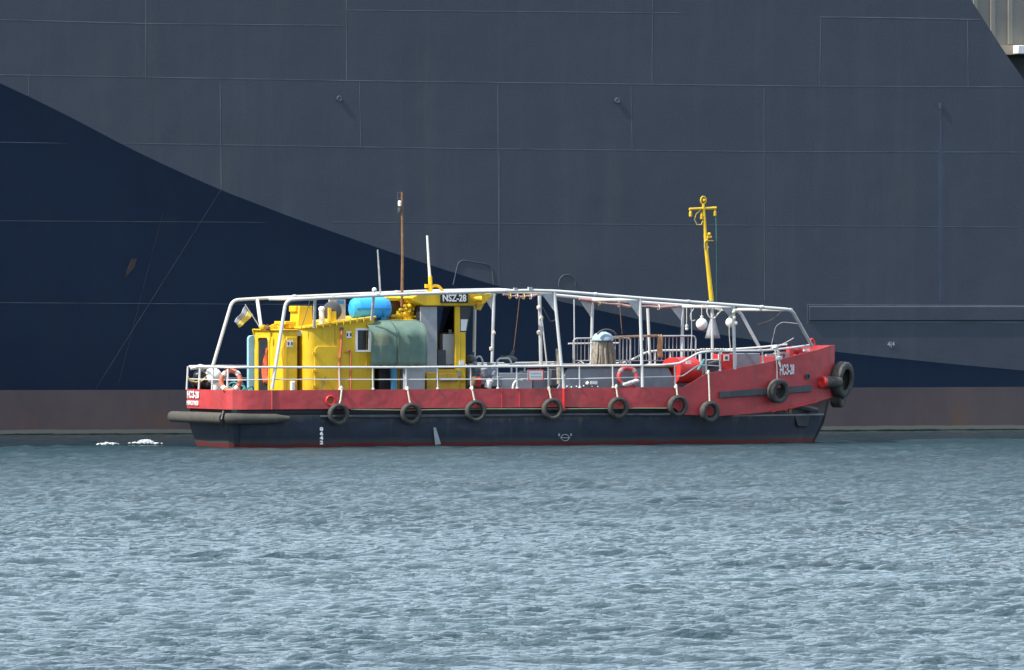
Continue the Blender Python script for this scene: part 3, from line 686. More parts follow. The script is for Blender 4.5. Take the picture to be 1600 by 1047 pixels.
for k in range(9):
    x = xm + .35 + k * (xn - xm - .6) / 8; MB().tube([(x, W0 - .05, mz(x) - .05), (x, W0 - .05, mz(x) + .09)], .022, 6).build('roof_bolt', 'yellow', eng)
# side window, hatch panel, hoses, plates
a, b = Q(557, 514, W0), Q(577, 549, W0)
mb = MB(); 
for s_, e_ in (((a.x - .04, W0 - .03, a.z - .04), (b.x + .04, W0 - .002, a.z + .02)), ((a.x - .04, W0 - .03, b.z - .02), (b.x + .04, W0 - .002, b.z + .04)), ((a.x - .04, W0 - .03, b.z + .043), (a.x + .03, W0 - .002, a.z - .043)), ((b.x - .03, W0 - .03, b.z + .043), (b.x + .04, W0 - .002, a.z - .043))): mb.span(s_, e_)
wf = mb.build('window_frame', 'whitec', eng)
MB().span((a.x + .031, W0 - .012, b.z + .044), (b.x - .031, W0 - .003, a.z - .044)).build('window', 'glass', eng)
a, b = Q(491, 541, W0), Q(530, 612, W0)
MB().prism([(x, W0 - .003, z) for x, z in rrect(a.x, b.x, 1.0, a.z, .15)], (0, -.035, 0)).build('hatch_panel', 'yellow', eng, bevel=.01)
for py in (552, 580, 604): MB().box(Q(491, py, W0 - .05), (.12, .05, .07)).build('hinge', 'yellow', eng)
MB().tube([Q(534, 516, W0 - .05), Q(533, 540, W0 - .05), Q(530, 572, W0 - .05), Q(530, 612, W0 - .05)], .032, 6).build('orange_hose', 'orange', eng)
MB().tube(arc([Q(540, 551, W0 - .04), Q(546, 546, W0 - .04), Q(548, 552, W0 - .04), Q(548, 612, W0 - .04)], .06), .026, 6).build('orange_hose', 'orange', eng)
MB().box(Q(534, 514, W0 - .04), (.1, .06, .1)).build('hose_clip', 'darkgrey', eng)
sgn_plate(545, 523, W0 - .02, .17, .2, eng)
MB().tube([Q(500, 614, W0 - .25), Q(508, 588, W0 - .05)], .014, 5).build('rod', 'darkgrey', eng)
for x in (.95, 2.0, 3.0, 3.9):
    if xm + x < xn - .2: MB().span((xm + x, W0 - .012, .95), (xm + x + .035, W0 - .002, mz(xm + x) - .02)).build('plate_seam', 'yellowd', eng)
# roof fittings
def roofbox(p0, p1, v0, v1, name, mat, parent, bev=.015):
    a, b = Q(p0[0], p0[1], v0), Q(p1[0], p1[1], v0); return MB().span((a.x, v0, a.z), (b.x, v1, b.z)).build(name, mat, parent, bevel=bev)
a, b = Q(468, 478, -.9), Q(487, 511, -.9)
MB().prism([(a.x, -.9, a.z), (b.x + .02, -.9, a.z), (b.x + .04, -.9, b.z), (a.x - .05, -.9, b.z)], (0, .75, 0)).build('roof_locker', 'yellow', eng, bevel=.01)
roofbox((462, 478), (468, 487), -.8, -.2, 'roof_locker_lid', 'yellow', eng)
roofbox((446, 502), (476, 507), -.7, .3, 'roof_tray', 'yellow', eng); roofbox((452, 507), (474, 513), -.7, .2, 'roof_tray_base', 'yellowd', eng)
a = Q(503, 502, -1.0); MB().lathe([(.09, 0), (.09, .42), (.11, .44), (.11, .5), (.06, .56)], a + Vector((0, 0, -.1)), (0, 0, 1), 14).build('exhaust_stub', 'whitec', eng)
c = Q(519, 486, -1.1); MB().lathe([(.0, .10), (.2, .10), (.29, .06), (.30, .0), (.27, -.1), (.1, -.14)], c, (-.4, -.9, 0), 22).build('vent_bowl', 'darkgrey', eng)
MB().box(c + Vector((-.05, -.1, -.22)), (.22, .2, .42)).tube([c + Vector((-.13, -.14, .1)), c + Vector((-.13, -.14, -.3))], .07, 8).build('vent_stand', 'yellow', eng)
a, b = Q(515, 468, -.6), Q(540, 500, -.6); MB().span((a.x, -.6, a.z), (b.x, -.5, b.z - .1)).build('beige_board', 'beige', eng)
MB().box(Q(532, 472, -.61), (.24, .006, .1)).build('board_print', 'blued', eng)

# ---- glazed box with yellow valves behind the tank
a, b = Q(604, 468, .1), Q(636, 505, .1)
MB().span((a.x, .1, 3.2), (b.x, 1.3, a.z)).build('tinted_cabin', 'brownglass', boat, bevel=.02)
for z_ in (a.z - .04,): MB().span((a.x - .1, .05, z_), (Q(655, 468, .05).x, 1.35, z_ + .1)).build('cabin_eave', 'yellow', boat, bevel=.01)
mb = MB(); c0 = Q(605, 500, -.6); c1 = Q(646, 500, -.6); mb.span((c0.x, -.9, c0.z - .2), (c1.x, -.1, c0.z + .03)); yb = mb.build('pump_base', 'yellow', boat, bevel=.02)
for px, py, r_ in ((622, 494, .12), (636, 490, .14), (641, 478, .11), (634, 484, .08), (646, 470, .08), (640, 496, .12)):
    c = Q(px, py, -.6); MB().ball(c, r_, 2, (1, 1, .8)).tube([c - Vector((0, 0, .3)), c + Vector((0, 0, .16))], .05, 8).tube([c + Vector((-.22, 0, 0)), c + Vector((.2, 0, .02))], .04, 8).build('yellow_valve', 'yellow', boat)
MB().span(Q(641, 476, -.5), Q(654, 503, -.3)).build('valve_panel', 'yellowd', boat)

# ---- wheelhouse
H0, H1 = -1.05, 1.25
def P(px, py, v=H0): return Q(px, py, v)
zf = P(700, 607).z - .8
mb = MB(); A = P(655, 478); Bq = P(683, 478)
whroof = [P(640, 465), P(655, 458), P(762, 456.5), P(768, 462), P(755, 475), P(738, 478), P(660, 478), P(645, 472)]
wheel = MB().prism([v + Vector((0, -.12, 0)) for v in whroof], (0, H1 - H0 + .24, 0)).build('wheelhouse', 'yellow', boat, bevel=.03)
def wall(px0, py0, px1, py1, name, mat, th=.06, dv=0.0):
    a, b = P(px0, py0, H0 + dv), P(px1, py1, H0 + dv); return MB().span((a.x, H0 + dv, a.z), (b.x, H0 + dv + th, b.z)).build(name, mat, wheel, bevel=.008)
wall(657, 479, 683, 607, 'sliding_door', 'greyl', .05, -.03)
wall(684, 577, 711, 630, 'door_sill_panel', 'yellowd')
wall(711.2, 478.5, 719, 640, 'corner_post', 'yellow', .1, -.01)
wall(719.2, 519, 727.5, 640, 'front_panel', 'yellow', .06, .0)
MB().prism([P(719.5, 479, H0 + .01), P(735, 479, H0 + .01), P(728, 518, H0 + .01), P(719.5, 518, H0 + .01)], (0, .02, 0)).build('side_window', 'glass', wheel)
MB().prism([P(720, 499, H0 - .005), P(731, 499, H0 - .005), P(728, 517, H0 - .005), P(720, 517, H0 - .005)], (0, .008, 0)).build('window_sticker', 'whitec', wheel)
# sloping front glazing from near side to far side
MB().prism([P(735, 479), P(737, 479), P(729.5, 520), P(727.6, 520)], (0, H1 - H0, 0)).build('front_window', 'glass', wheel)
a = P(727.5, 520); MB().span((a.x - .05, H0 + .06, .9), (a.x - .002, H1, a.z)).build('front_panel', 'yellow', wheel)
a = P(657, 478); b = P(727, 478)
MB().span((a.x, H1 - .06, .9), (b.x - .08, H1, a.z)).span((a.x, H0 + .03, .9), (a.x + .05, H1 - .062, a.z)).build('inner_wall', 'dark', wheel)
def inn(px0, py0, px1, py1, v, d, name, mat): 
    a, b = P(px0, py0, v), P(px1, py1, v); return MB().span((a.x, v, a.z), (b.x, v + d, b.z)).build(name, mat, wheel, bevel=.01)
inn(692, 522, 713, 570, -.55, .3, 'white_locker', 'whitec'); inn(684, 547, 697, 575, -.85, .25, 'console', 'darkgrey'); inn(702, 515, 706, 522, .0, .1, 'radio', 'whitec')
a, b = P(688, 459, H0 - .16), P(731, 473, H0 - .16)
nb = MB().span((a.x, H0 - .18, b.z), (b.x, H0 - .123, a.z)).build('name_board', 'dark', wheel, bevel=.005)
text('NSZ-28', .295, Vector(((a.x + b.x) / 2, H0 - .19, b.z + .045)), (1, 0, 0), (0, 0, 1), 'letter', wheel, 'name_lettering', .008, sx=.84, align='CENTER')
c = P(747, 468, H0 - .3); MB().lathe([(.04, -.16), (.09, -.1), (.10, .08), (.11, .1)], c, (1, -.1, .05), 14).tube([c, c + Vector((0, .15, .08))], .025, 6).build('searchlight', 'yellow', wheel)
MB().prism([P(745, 474, H0 - .2), P(757, 474, H0 - .2), P(751, 485, H0 - .2), P(746, 483, H0 - .2)], (0, .2, 0)).build('visor_bracket', 'yellowd', wheel)
c = P(719, 567, H0 - .03); MB().box(c + Vector((.05, 0, 0)), (.16, .03, .14)).build('lamp_plate', 'whitec', wheel)
c = P(717, 588, H0 - .05); MB().tube([c, c + Vector((0, 0, .18))], .06, 8).build('deck_lamp', 'greyl', wheel)
c = P(724, 594, H0 - .05); MB().ball(c, .06).build('lamp_plate', 'yellow', wheel)
# lower step and grey lockers in front of the wheelhouse
def lk(px0, py0, px1, v0, v1, name, mat, zb=.91, bev=.02, parent=None):
    a, b = Q(px0, py0, v0), Q(px1, py0, v0); return MB().span((a.x, v0, zb), (b.x, v1, a.z)).build(name, mat, parent or boat, bevel=bev)
lk(635, 576, 664, -1.75, -1.2, 'grey_locker', 'greyl'); lk(667, 582, 682, -1.4, -1.1, 'step_locker', 'yellowd'); lk(686, 583, 716, -1.45, -1.1, 'step_locker', 'yellowd')
MB().tube([Q(686, 593, -1.5), Q(716, 593, -1.5)], .05, 8).build('step_roller', 'greyl', boat)
# passage between engine house and wheelhouse, under the tarpaulin
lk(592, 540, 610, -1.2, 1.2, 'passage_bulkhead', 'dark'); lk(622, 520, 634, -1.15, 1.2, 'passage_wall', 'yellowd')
a = Q(612, 530, -1.5); b = Q(621, 530, -1.5); MB().span((a.x, -1.5, .9), (b.x, -1.36, a.z)).build('blue_post', 'blued', boat, bevel=.02)

# ---- masts and aerials
def pole(name, pts, v, r, mat, zb=None):
    P_ = [Q(x, y, v) for x, y in pts]
    if zb is not None: P_.append(Vector((P_[-1].x, v, zb)))
    return P_
pp = pole('m', [(628, 300), (629, 400), (627.5, 498)], -.4, 0, 0)
sm_ = MB().tube(pp, [.035, .045, .05], 8).build('signal_mast', 'rust', boat)
for py in (301, 311, 322, 333): MB().tube([Q(628, py, -.4), Q(621 if py in (301, 333) else 623, py, -.4)], .014, 5).build('lamp_bracket', 'darkgrey', sm_)
MB().tube([Q(621.5, 300, -.4), Q(622, 334, -.4)], .012, 5).build('lamp_guard', 'darkgrey', sm_)
c = Q(624.5, 318, -.42); MB().lathe([(.03, -.09), (.055, -.07), (.055, .06), (.03, .09)], c, (0, 0, 1), 12).build('mast_lamp', 'lamp', sm_)
c = Q(624.5, 328, -.42); MB().lathe([(.03, -.07), (.05, -.05), (.05, .05), (.03, .07)], c, (0, 0, 1), 12).build('mast_lamp', 'darkgrey', sm_)
MB().tube(pole('a', [(590, 390), (592, 420), (594, 455), (596, 500)], .3, 0, 0), [.022, .028, .03, .03], 6).build('whip_aerial', 'galv', boat)
wp = MB().tube([Q(667.5, 368, 0), Q(670, 412, 0), Q(672, 437, 0)], [.035, .04, .05], 8).build('white_aerial', 'whitec', boat)
MB().tube([Q(672, 432, 0), Q(673, 458, 0)], .065, 8).box(Q(669, 447, 0), (.2, .1, .12)).build('aerial_base', 'yellow', wp)
MB().tube(arc([Q(668, 455, 0), Q(677, 446, 0), Q(686, 447, 0), Q(694, 458, 0)], .2), .045, 8).build('aerial_guard', 'yellow', wp)

fm = [Q(1099, 318, 0), Q(1104, 395, 0), Q(1112, 470, 0)]
fore = MB().tube(fm, [.045, .06, .075], 10).build('foremast', 'yellow', boat)
MB().tube([Q(1112, 462, 0), Q(1113, 500, 0), Q(1113, 545, 0), Q(1113, 600, 0)], .05, 8).build('mast_foot', 'greyp', fore)
MB().tube([Q(1077, 327, 0), Q(1119, 325, 0)], .045, 8).build('crosstree', 'yellow', fore)
for px, py in ((1079, 334), (1117, 333), (1096, 338)):
    c = Q(px, py, 0); MB().lathe([(.02, .13), (.035, .06), (.05, .04), (.05, -.08), (.03, -.1)], c, (0, 0, 1), 10).build('mast_lamp', 'yellow', fore)
c = Q(1099, 313, 0); MB().tube([c + Vector((.09 * math.cos(t), 0, .12 * math.sin(t))) for t in np.linspace(0, 6.283, 15)[:-1]], .025, 6, closed=True).ball(c + Vector((.02, 0, 0)), .06, 1).build('masthead_ring', 'yellow', fore)
MB().tube([Q(1097, 306, 0), Q(1099, 312, 0)], .012, 5).build('masthead_spike', 'yellow', fore)
MB().tube([Q(x, y, -.02) for x, y in ((1094, 329), (1088, 334), (1085, 343), (1089, 351), (1096, 351), (1099, 343))], .018, 5).build('cable_loop', 'ropey', fore)
c = Q(1108, 370, -.05); MB().box(c, (.14, .12, .07)).ball(c + Vector((0, 0, .09)), .07, 1, (1, 1, .7)).box(c + Vector((0, 0, -.12)), (.26, .1, .03)).build('mast_bracket', 'yellow', fore)
MB().tube([Q(x, y, -.05) for x, y in ((1107, 372), (1101, 378), (1101, 388), (1104, 394), (1107, 385))], .02, 5).build('cable_loop', 'ropey', fore)
MB().tube([Q(1118.5, 334, -.02), Q(1119.5, 400, -.02), Q(1119, 472, -.02)], .009, 5).build('halyard', 'ropeg', fore)
for pts in ([(1107, 474), (1104, 486), (1108, 496), (1116, 498), (1122, 490), (1130, 482)], [(1118, 482), (1126, 486), (1134, 484), (1141, 486)], [(1107, 470), (1102, 478), (1098, 476)]):
    MB().tube(arc([Q(x, y, -.1) for x, y in pts], .1), .022, 6).build('coiled_line', 'rope', fore)

# ---- deck machinery forward of the wheelhouse
mach = MB()
for px, py, v, w_, h_ in ((734, 590, -.8, .3, .5), (742, 584, -.6, .34, .4), (752, 592, -.9, .3, .35), (765, 588, -.5, .3, .5), (772, 596, -1.0, .35, .3)):
    c = Q(px, py, v); mach.box(c, (w_, .4, h_), rz=.2).tube([c + Vector((0, 0, h_ / 2)), c + Vector((0, 0, h_ / 2 + .18))], .08, 8)
mach.span(Q(728, 598, -.2), Q(776, 640, .6)); mach.build('deck_machinery', 'grey', boat, bevel=.02)
for px, py, mat in ((738, 577, 'darkgrey'), (747, 596, 'redbright'), (764, 599, 'whitec'), (758, 580, 'grey'), (741, 596, 'rust')):
    c = Q(px, py, -1.1); MB().lathe([(.05, -.16), (.12, -.14), (.12, .1), (.07, .16)], c, (random.uniform(-.4, .4), -.2, 1), 12).build('machinery_drum', mat, boat)
for a_ in ((740, 605, 742, 556, 754), (775, 605, 776, 559, 799)):
    MB().tube(arc([Q(a_[0], 600, .0), Q(a_[2], a_[3] + 6, .0), Q(a_[2] + 4, a_[3] + 1, .0), Q(a_[4] - 3, a_[3] + 1, .0), Q(a_[4], a_[3] + 8, .0), Q(a_[4], 600, .0)], .12), .03, 6).build('pipe_hoop', 'greyp', boat)
c = Q(735, 563, -.3); MB().ball(c, .2, 2, (1, 1, .9)).tube([c, c + Vector((.1, 0, .25))], .05, 6).build('winch_head', 'darkgrey', boat)
mb = MB(); c = Q(796, 562, .2); mb.ball(c, .22, 2, (1.2, 1, .6)).tube([c, c + Vector((.15, 0, .3))], .05, 6).tube([c, c + Vector((-.3, 0, .1))], .05, 6); mb.build('winch_head', 'darkgrey', boat)
lk(780, 583, 832, -1.0, .2, 'deck_box', 'greyl'); lk(833, 580, 858, -.9, .3, 'deck_box', 'grey')
MB().tube(arc([Q(801, 610, -1.3), Q(802, 600, -1.3), Q(808, 593, -1.3), Q(816, 594, -1.3)], .2), .035, 8).build('swan_neck_vent', 'whitec', boat)
MB().box(Q(864, 590, -1.1), (.28, .3, .55)).build('deck_bollard', 'darkgrey', boat, bevel=.04)
MB().tube([Q(872, 545, -1.9), Q(874, 600, -2.0)], .08, 8).build('rolled_gear', 'burlap', boat)
for pts, v in (([(735, 568), (870, 566)], 1.6), ([(888, 537), (968, 536)], 1.2)):
    MB().tube([Q(x, y, v) for x, y in pts], .03, 6).build('far_hand_bar', 'white', boat)
# cargo hatch coaming, long grey box with sloping ends
v0h, v1h = -1.3, 1.3
a0, a1, a2, a3 = Q(869, 600, v0h), Q(888, 575, v0h), Q(1044, 574, v0h), Q(1060, 600, v0h)
hatch = MB().prism([(a0.x, v0h, .91), (a0.x, v0h, 1.7), (a1.x, v0h, a1.z), (a2.x, v0h, a2.z), (a3.x, v0h, 1.8), (a3.x, v0h, .91)], (0, v1h - v0h, 0)).build('hatch_coaming', 'grey', boat, bevel=.02)
MB().span((a1.x - .3, v0h - .06, a1.z + .003), (a2.x + .2, v1h + .06, a1.z + .09)).build('hatch_cover', 'rust', hatch, bevel=.02)
zh = a1.z + .092
for px in (886, 893, 901, 912, 925, 934): MB().ball(Q(px, 603 + (px % 3), -1.36), .03, 1).build('cover_dog', 'whitec', hatch)
MB().ball(Q(918, 599, -1.38), .07, 1).box(Q(928, 598, -1.36), (.22, .04, .1)).build('cover_dog', 'whitec', hatch)
# red winch drum
c = Q(1066, 580, -.9)
dr = MB().lathe([(.12, -.55), (.42, -.55), (.44, -.5), (.44, .45), (.40, .5), (.12, .5)], c, (.9, .42, 0), 26).build('winch_drum', 'redbright', boat)
MB().box(c + Vector((.1, 0, -.5)), (.9, .9, .25)).build('drum_cradle', 'darkgrey', dr)
MB().box(c + Vector((.0, -.5, .28)), (.16, .03, .1)).build('maker_plate', 'whitec', dr)
# red cabinet, grey fittings and windlass on the foredeck
a, b = Q(1126, 553, -.7), Q(1146, 590, -.7)
cab = MB().span((a.x, -.7, .95), (b.x, -.1, a.z)).build('red_cabinet', 'redbright', boat, bevel=.015)
MB().box(Q(1135, 559, -.712), (.19, .012, .19)).build('notice_plate', 'whitec', cab); MB().box(Q(1135, 559, -.722), (.09, .01, .1)).build('notice_print', 'darkgrey', cab)
for px, v in ((1094, -.9), (1124, -.8)): MB().tube([Q(px, 553, v), Q(px + 1, 590, v)], .05, 8).build('bitt_post', 'white', boat)
MB().tube(arc([Q(1100, 563, -1), Q(1112, 562, -1), Q(1124, 562, -1)], .1), .022, 6).build('bitt_bar', 'white', boat)
c = Q(1110, 575, -.6); MB().box(c, (.5, .5, .55)).tube([c + Vector((-.2, -.3, .1)), c + Vector((.2, -.3, .2))], .09, 10).build('windlass', 'darkgrey', boat, bevel=.03)
a, b = Q(1150, 552, -.2), Q(1188, 575, -.2); MB().span((a.x, -.2, .95), (b.x, .4, a.z)).build('fore_locker', 'grey', boat, bevel=.02)
c = Q(1217, 554, -.9); MB().lathe([(.1, -.2), (.13, -.18), (.13, .0), (.17, .02), (.17, .06)], c, (0, 0, 1), 12).box(c + Vector((-.25, 0, -.02)), (.4, .1, .08)).box(c + Vector((.25, 0, -.05)), (.14, .14, .2)).build('bow_bitts', 'greyl', boat)
c = Q(1250, 547, -.3); MB().tube([c + Vector((-.3, 0, 0)), c + Vector((.2, 0, .02))], .13, 12).tube([c, c + Vector((0, 0, -.35))], .12, 10).box(c + Vector((-.35, 0, -.03)), (.15, .25, .3)).build('anchor_winch', 'red', boat)
MB().box(Q(1260, 547, -.8), (.2, .08, .08)).build('fairlead_block', 'whitec', boat)
MB().tube([Q(1206, 546, -1.0), Q(1218, 540, -1.0), Q(1232, 533, -1.0), Q(1240, 528, -1)], .014, 5).build('stay_rod', 'greyp', boat)

# ================================================================== THINGS CARRIED BY THE BOAT
# ---- tyres slung on ropes
def tyre_mesh(R_, r_, w_):
    prof = [(r_, -w_ * .32), (r_ + .02, -w_ * .5), (r_ + (R_ - r_) * .5, -w_ * .58), (R_ - .03, -w_ * .5), (R_, -w_ * .36), (R_ - .012, -w_ * .2), (R_, -w_ * .12), (R_ - .012, 0), (R_, w_ * .12), (R_ - .012, w_ * .2), (R_, w_ * .36), (R_ - .03, w_ * .5), (r_ + (R_ - r_) * .5, w_ * .58), (r_ + .02, w_ * .5), (r_, w_ * .32), (r_ - .0, 0)]
    prof = prof[:-1] + [(r_ + .05, w_ * .25), (R_ - .05, 0), (r_ + .05, -w_ * .25)]
    return MB().lathe(prof, (0, 0, 0), (0, -1, 0), 40, closed=True)
TG = 'tyre fenders slung along the red bulwark'
TY = [(529, 647, .335, .215, .17, (533, 609), 'first tyre from the stern, hung below the round red fairlead'),
      (642, 646, .33, .21, .17, (636, 609), 'worn black tyre hung below the green tarpaulin'),
      (743, 642, .33, .215, .17, (737, 609), 'worn black tyre hung just right of the yellow wheelhouse'),
      (863, 639, .335, .21, .18, (857, 609), 'worn black tyre hung below the red-bordered notice board'),
      (966, 637, .335, .215, .17, (962, 606), 'worn black tyre hung below the red and white lifebuoy amidships'),
      (1059, 634, .33, .215, .19, (1056, 606), 'worn black tyre hung where the red bulwark steps up'),
      (1109, 643, .33, .19, .22, (1106, 583), 'dark tyre hung low just forward of the bulwark step')]
for px, py, R_, r_, w_, top_, lab in TY:
    c = near(px, py, .06 + w_ / 2)
    t = thing('tyre_fender', c - Vector((0, 0, R_)), lab, 'tyre fender', TG)
    mb = tyre_mesh(R_, r_, w_); tw = random.uniform(-.06, .06)
    tu = near(px + 10, py); tl = near(px - 10, py); yaw = math.atan2(tu.y - tl.y, tu.x - tl.x)
    bmesh.ops.transform(mb.bm, matrix=Matrix.Translation(c) @ Matrix.Rotation(yaw, 4, 'Z') @ Matrix.Rotation(tw + .05, 4, 'X'), verts=mb.bm.verts[:])
    mb.build('tyre', 'rubber', t, sharp=50)
    a = near(*top_, .05); g = (c - a)
    MB().tube([a + Vector((0, 0, .06)), a + Vector((.01, -.03, 0)), a + (g * .45) + Vector((.02, 0, .02)), Vector((c.x, c.y, c.z + r_ + .02)), Vector((c.x + .01, c.y + w_ * .3, c.z + r_ - .03))], .028, 6).ball(a + Vector((.01, -.01, .03)), .055, 1, (1, 1, 1.6), .2).build('rope', 'rope', t)
# bow quarter tyre on the rubbing bar
c = near(1216, 611, .24); t = thing('tyre_fender', c - Vector((0, 0, .38)), 'tyre hung across the dark rubbing bar beneath the white bow lettering', 'tyre fender', TG)
mb = tyre_mesh(.385, .215, .26); bmesh.ops.transform(mb.bm, matrix=Matrix.Translation(c) @ Matrix.Rotation(.33, 4, 'Z') @ Matrix.Rotation(.12, 4, 'X'), verts=mb.bm.verts[:]); mb.build('tyre', 'rubber', t, sharp=50)
MB().tube([near(1211, 546, .05), near(1213, 560, .06), near(1214, 580, .06), c + Vector((0, .1, .36)), c + Vector((0, .1, .2))], .022, 6).build('rope', 'rope', t)
# big tyres on the stem
c = Q(1316, 593, -.3); t = thing('tyre_fender', c - Vector((0, 0, .57)), 'large tyre standing out over the stem at the bow tip', 'tyre fender', TG)
mb = tyre_mesh(.57, .34, .32); bmesh.ops.transform(mb.bm, matrix=Matrix.Translation(c) @ Matrix.Rotation(.72, 4, 'Z') @ Matrix.Rotation(.12, 4, 'X'), verts=mb.bm.verts[:]); mb.build('tyre', 'rubber', t, sharp=50)
MB().tube([c + Vector((-.28, .25, .3)), c + Vector((-.15, .1, .42)), c + Vector((-.03, -.02, .36))], .03, 6).build('rope', 'ropey', t)
c = Q(1309, 615, .15); t = thing('tyre_fender', c - Vector((0, 0, .4)), 'dark lower tyre half hidden behind the large bow tyre', 'tyre fender', TG)
mb = tyre_mesh(.45, .2, .34); bmesh.ops.transform(mb.bm, matrix=Matrix.Translation(c) @ Matrix.Rotation(.85, 4, 'Z'), verts=mb.bm.verts[:]); mb.build('tyre', 'rubber', t, sharp=50)
MB().tube([c + Vector((-.12, .1, .75)), c + Vector((-.05, .05, .42))], .022, 6).build('rope', 'rope', t)

# ---- lifebuoys
def lifebuoy(c, R_, r_, yaw, tilt, lab, mat='orange', band='whitec'):
    t = thing('lifebuoy', c - Vector((0, 0, R_)), lab, 'lifebuoy', 'lifebuoys aboard')
    mt = Matrix.Translation(c) @ Matrix.Rotation(yaw, 4, 'Z') @ Matrix.Rotation(tilt, 4, 'X')
    mb = MB().tube([(R_ * math.cos(a), 0, R_ * math.sin(a)) for a in np.linspace(0, 2 * math.pi, 33)[:-1]], r_, 12, closed=True)
    bmesh.ops.transform(mb.bm, matrix=mt, verts=mb.bm.verts[:]); mb.build('ring', mat, t)
    for k in range(4):
        a0 = math.pi / 4 + k * math.pi / 2
        mb = MB().tube([(R_ * math.cos(a), 0, R_ * math.sin(a)) for a in np.linspace(a0 - .17, a0 + .17, 5)], r_ + .006, 12)
        bmesh.ops.transform(mb.bm, matrix=mt, verts=mb.bm.verts[:]); mb.build('white_band', band, t)
lifebuoy(Vector((.16, -1.75, Q(368, 595, -1.75).z)), .31, .075, R(-42), -.2, 'orange lifebuoy leaning inside the stern rail')
c = Q(981, 590, -1.62); lifebuoy(c, .30, .08, 0, -.2, 'red lifebuoy with pale bands leaning on the grey hatch amidships', 'red', 'cone')
mb = MB(); 
for k in range(5): mb.ball(Q(978 + k * 4, 601 - k * 1.3, -1.74), .1, 2, (1.2, .6, .7), .1)
tag(mb.build('coiled_hawser', 'canvas', None), 'small pale bundle lying below the midships lifebuoy', 'rope bundle')

# ---- flag on its staff, at the aft house roof
a, b = Q(407, 513, 1.1), Q(383, 476, 1.1)
fl = thing('flag', a, 'faded grey and yellow flag on a slanting staff at the stern', 'flag')
MB().tube([a, b], .018, 6).build('staff', 'greyp', fl)
c1, c2, c3, c4 = Q(384, 478, 1.1), Q(396, 492, 1.1), Q(374, 513, 1.1), Q(365.5, 503, 1.1)
def cloth(t0, t1, name, mat):
    rows_ = []
    for i in range(7):
        t = t0 + (t1 - t0) * i / 6; A_, B_ = c1.lerp(c2, t), c4.lerp(c3, t)
        rows_.append([A_.lerp(B_, j / 12) + Vector((0, .05 * math.sin(j * .9 + t * 2), .015 * math.sin(j * .7))) for j in range(13)])
    MB().grid(rows_).build(name, mat, fl, solid=.006)
cloth(0, .48, 'upper_stripe', 'flagb'); cloth(.48, 1, 'lower_stripe', 'flagy')

# ---- stern clutter
mb = MB(); c = Vector((.40, 1.5, Q(306, 590, 1.3).z))
for k in range(12): mb.ball(c + Vector((random.uniform(-.14, .14), random.uniform(-.3, .3), random.uniform(-.3, .16))), random.uniform(.17, .24), 2, (1, 1.1, 1), .10)
mb.ball((c.x, c.y, 1.15), .38, 2, (.8, 1.3, .7), .1)
bb = thing('gear_bag', (c.x, c.y, .91), 'black plastic wrapped heap tied with yellow rope in the stern corner', 'bag'); mb.build('black_sheet', 'bagblack', bb, sharp=80)
MB().tube([Q(x, y, 1.0) + Vector((.06, 0, 0)) for x, y in ((291, 589), (294, 595), (303, 597), (313, 595), (322, 586))], .024, 6).build('tie_rope', 'ropey', bb)
mb = MB(); c = Q(302, 577, 1.2); mb.tube([c + Vector((-.1, 0, .02)), c + Vector((.2, -.1, .08)), c + Vector((.5, -.1, .03)), c + Vector((.7, 0, .06))], [.05, .08, .06, .03], 7); tag(mb.build('rolled_canvas', 'canvas', None), 'pale rag thrown over the far stern rail corner', 'canvas')
mb = MB(); c = Q(335, 588, .5); mb.ball(c + Vector((0, 0, .0)), .24, 3, (1, 1, 1.05), .01).ball(c + Vector((-.06, .0, .12)), .17, 3, (1.3, 1, .8), .01).ball(c + Vector((.05, 0, -.3)), .16, 3, (.9, 1, 2.2), .01); tag(mb.build('white_sack', 'whitec', None, sharp=70), 'bulging white sack standing beside the black heap at the stern', 'sack')
mb = MB()
for k in range(46):
    c = Vector((.6 + random.uniform(-.35, .5), random.uniform(-1.5, -.3), .95 + random.uniform(0, .95))); mb.tube([c + Vector((.14 * math.cos(a + k), .12 * math.sin(a), .12 * math.sin(a * 1 + k))) for a in np.linspace(0, 6.2, 10)[:-1]], .026, 5, closed=True)
mb.ball((.65, -.9, 1.05), .5, 2, (1, 1.4, .8), .15)
tag(mb.build('fishing_net', 'teal', None), 'tangled teal net piled behind the orange stern lifebuoy', 'net')
c = Q(408, 606, -.2); t = MB().lathe([(.0, 0), (.18, .0), (.2, .06), (.2, .5), (.17, .56), (.08, .6), (.08, .64), (0, .64)], Vector((c.x, -.2, .91)), (0, 0, 1), 18); t.lathe([(.0, 0), (.15, 0), (.15, .3), (.05, .36)], Vector((c.x - .25, -.1, 1.55 - .64)), (0, 0, 1), 14); tag(t.build('blue_drum', 'blued', None), 'blue plastic drum on deck in front of the open stern doorway', 'drum')
a, b = Q(388, 524, 1.4), Q(397, 600, 1.4)
mb = MB().prism([(x, 1.42, z) for x, z in rrect(a.x, b.x + .15, 1.0, a.z, .12)], (0, .12, 0)); tag(mb.build('float_board', 'bluel', None, bevel=.02), 'pale blue board standing at the far corner of the aft house', 'board')
mb = MB(); rows_ = []
for i in range(9):
    z_ = 3.0 - i * .13; wd = .04 + .26 * min(1, i / 5) - (.1 if i > 7 else 0)
    rows_.append([(xa - .06 - .04 * math.sin(j * 1.7 + i * .5), -.08 - .1 + (wd * 1.6) * j / 8, z_ + .04 * math.sin(j * 1.3 + i)) for j in range(9)])
tag(MB().grid(rows_).build('red_garment', 'redcloth', None, solid=.03), 'crumpled red-orange cloth hanging in the dark stern doorway', 'cloth')

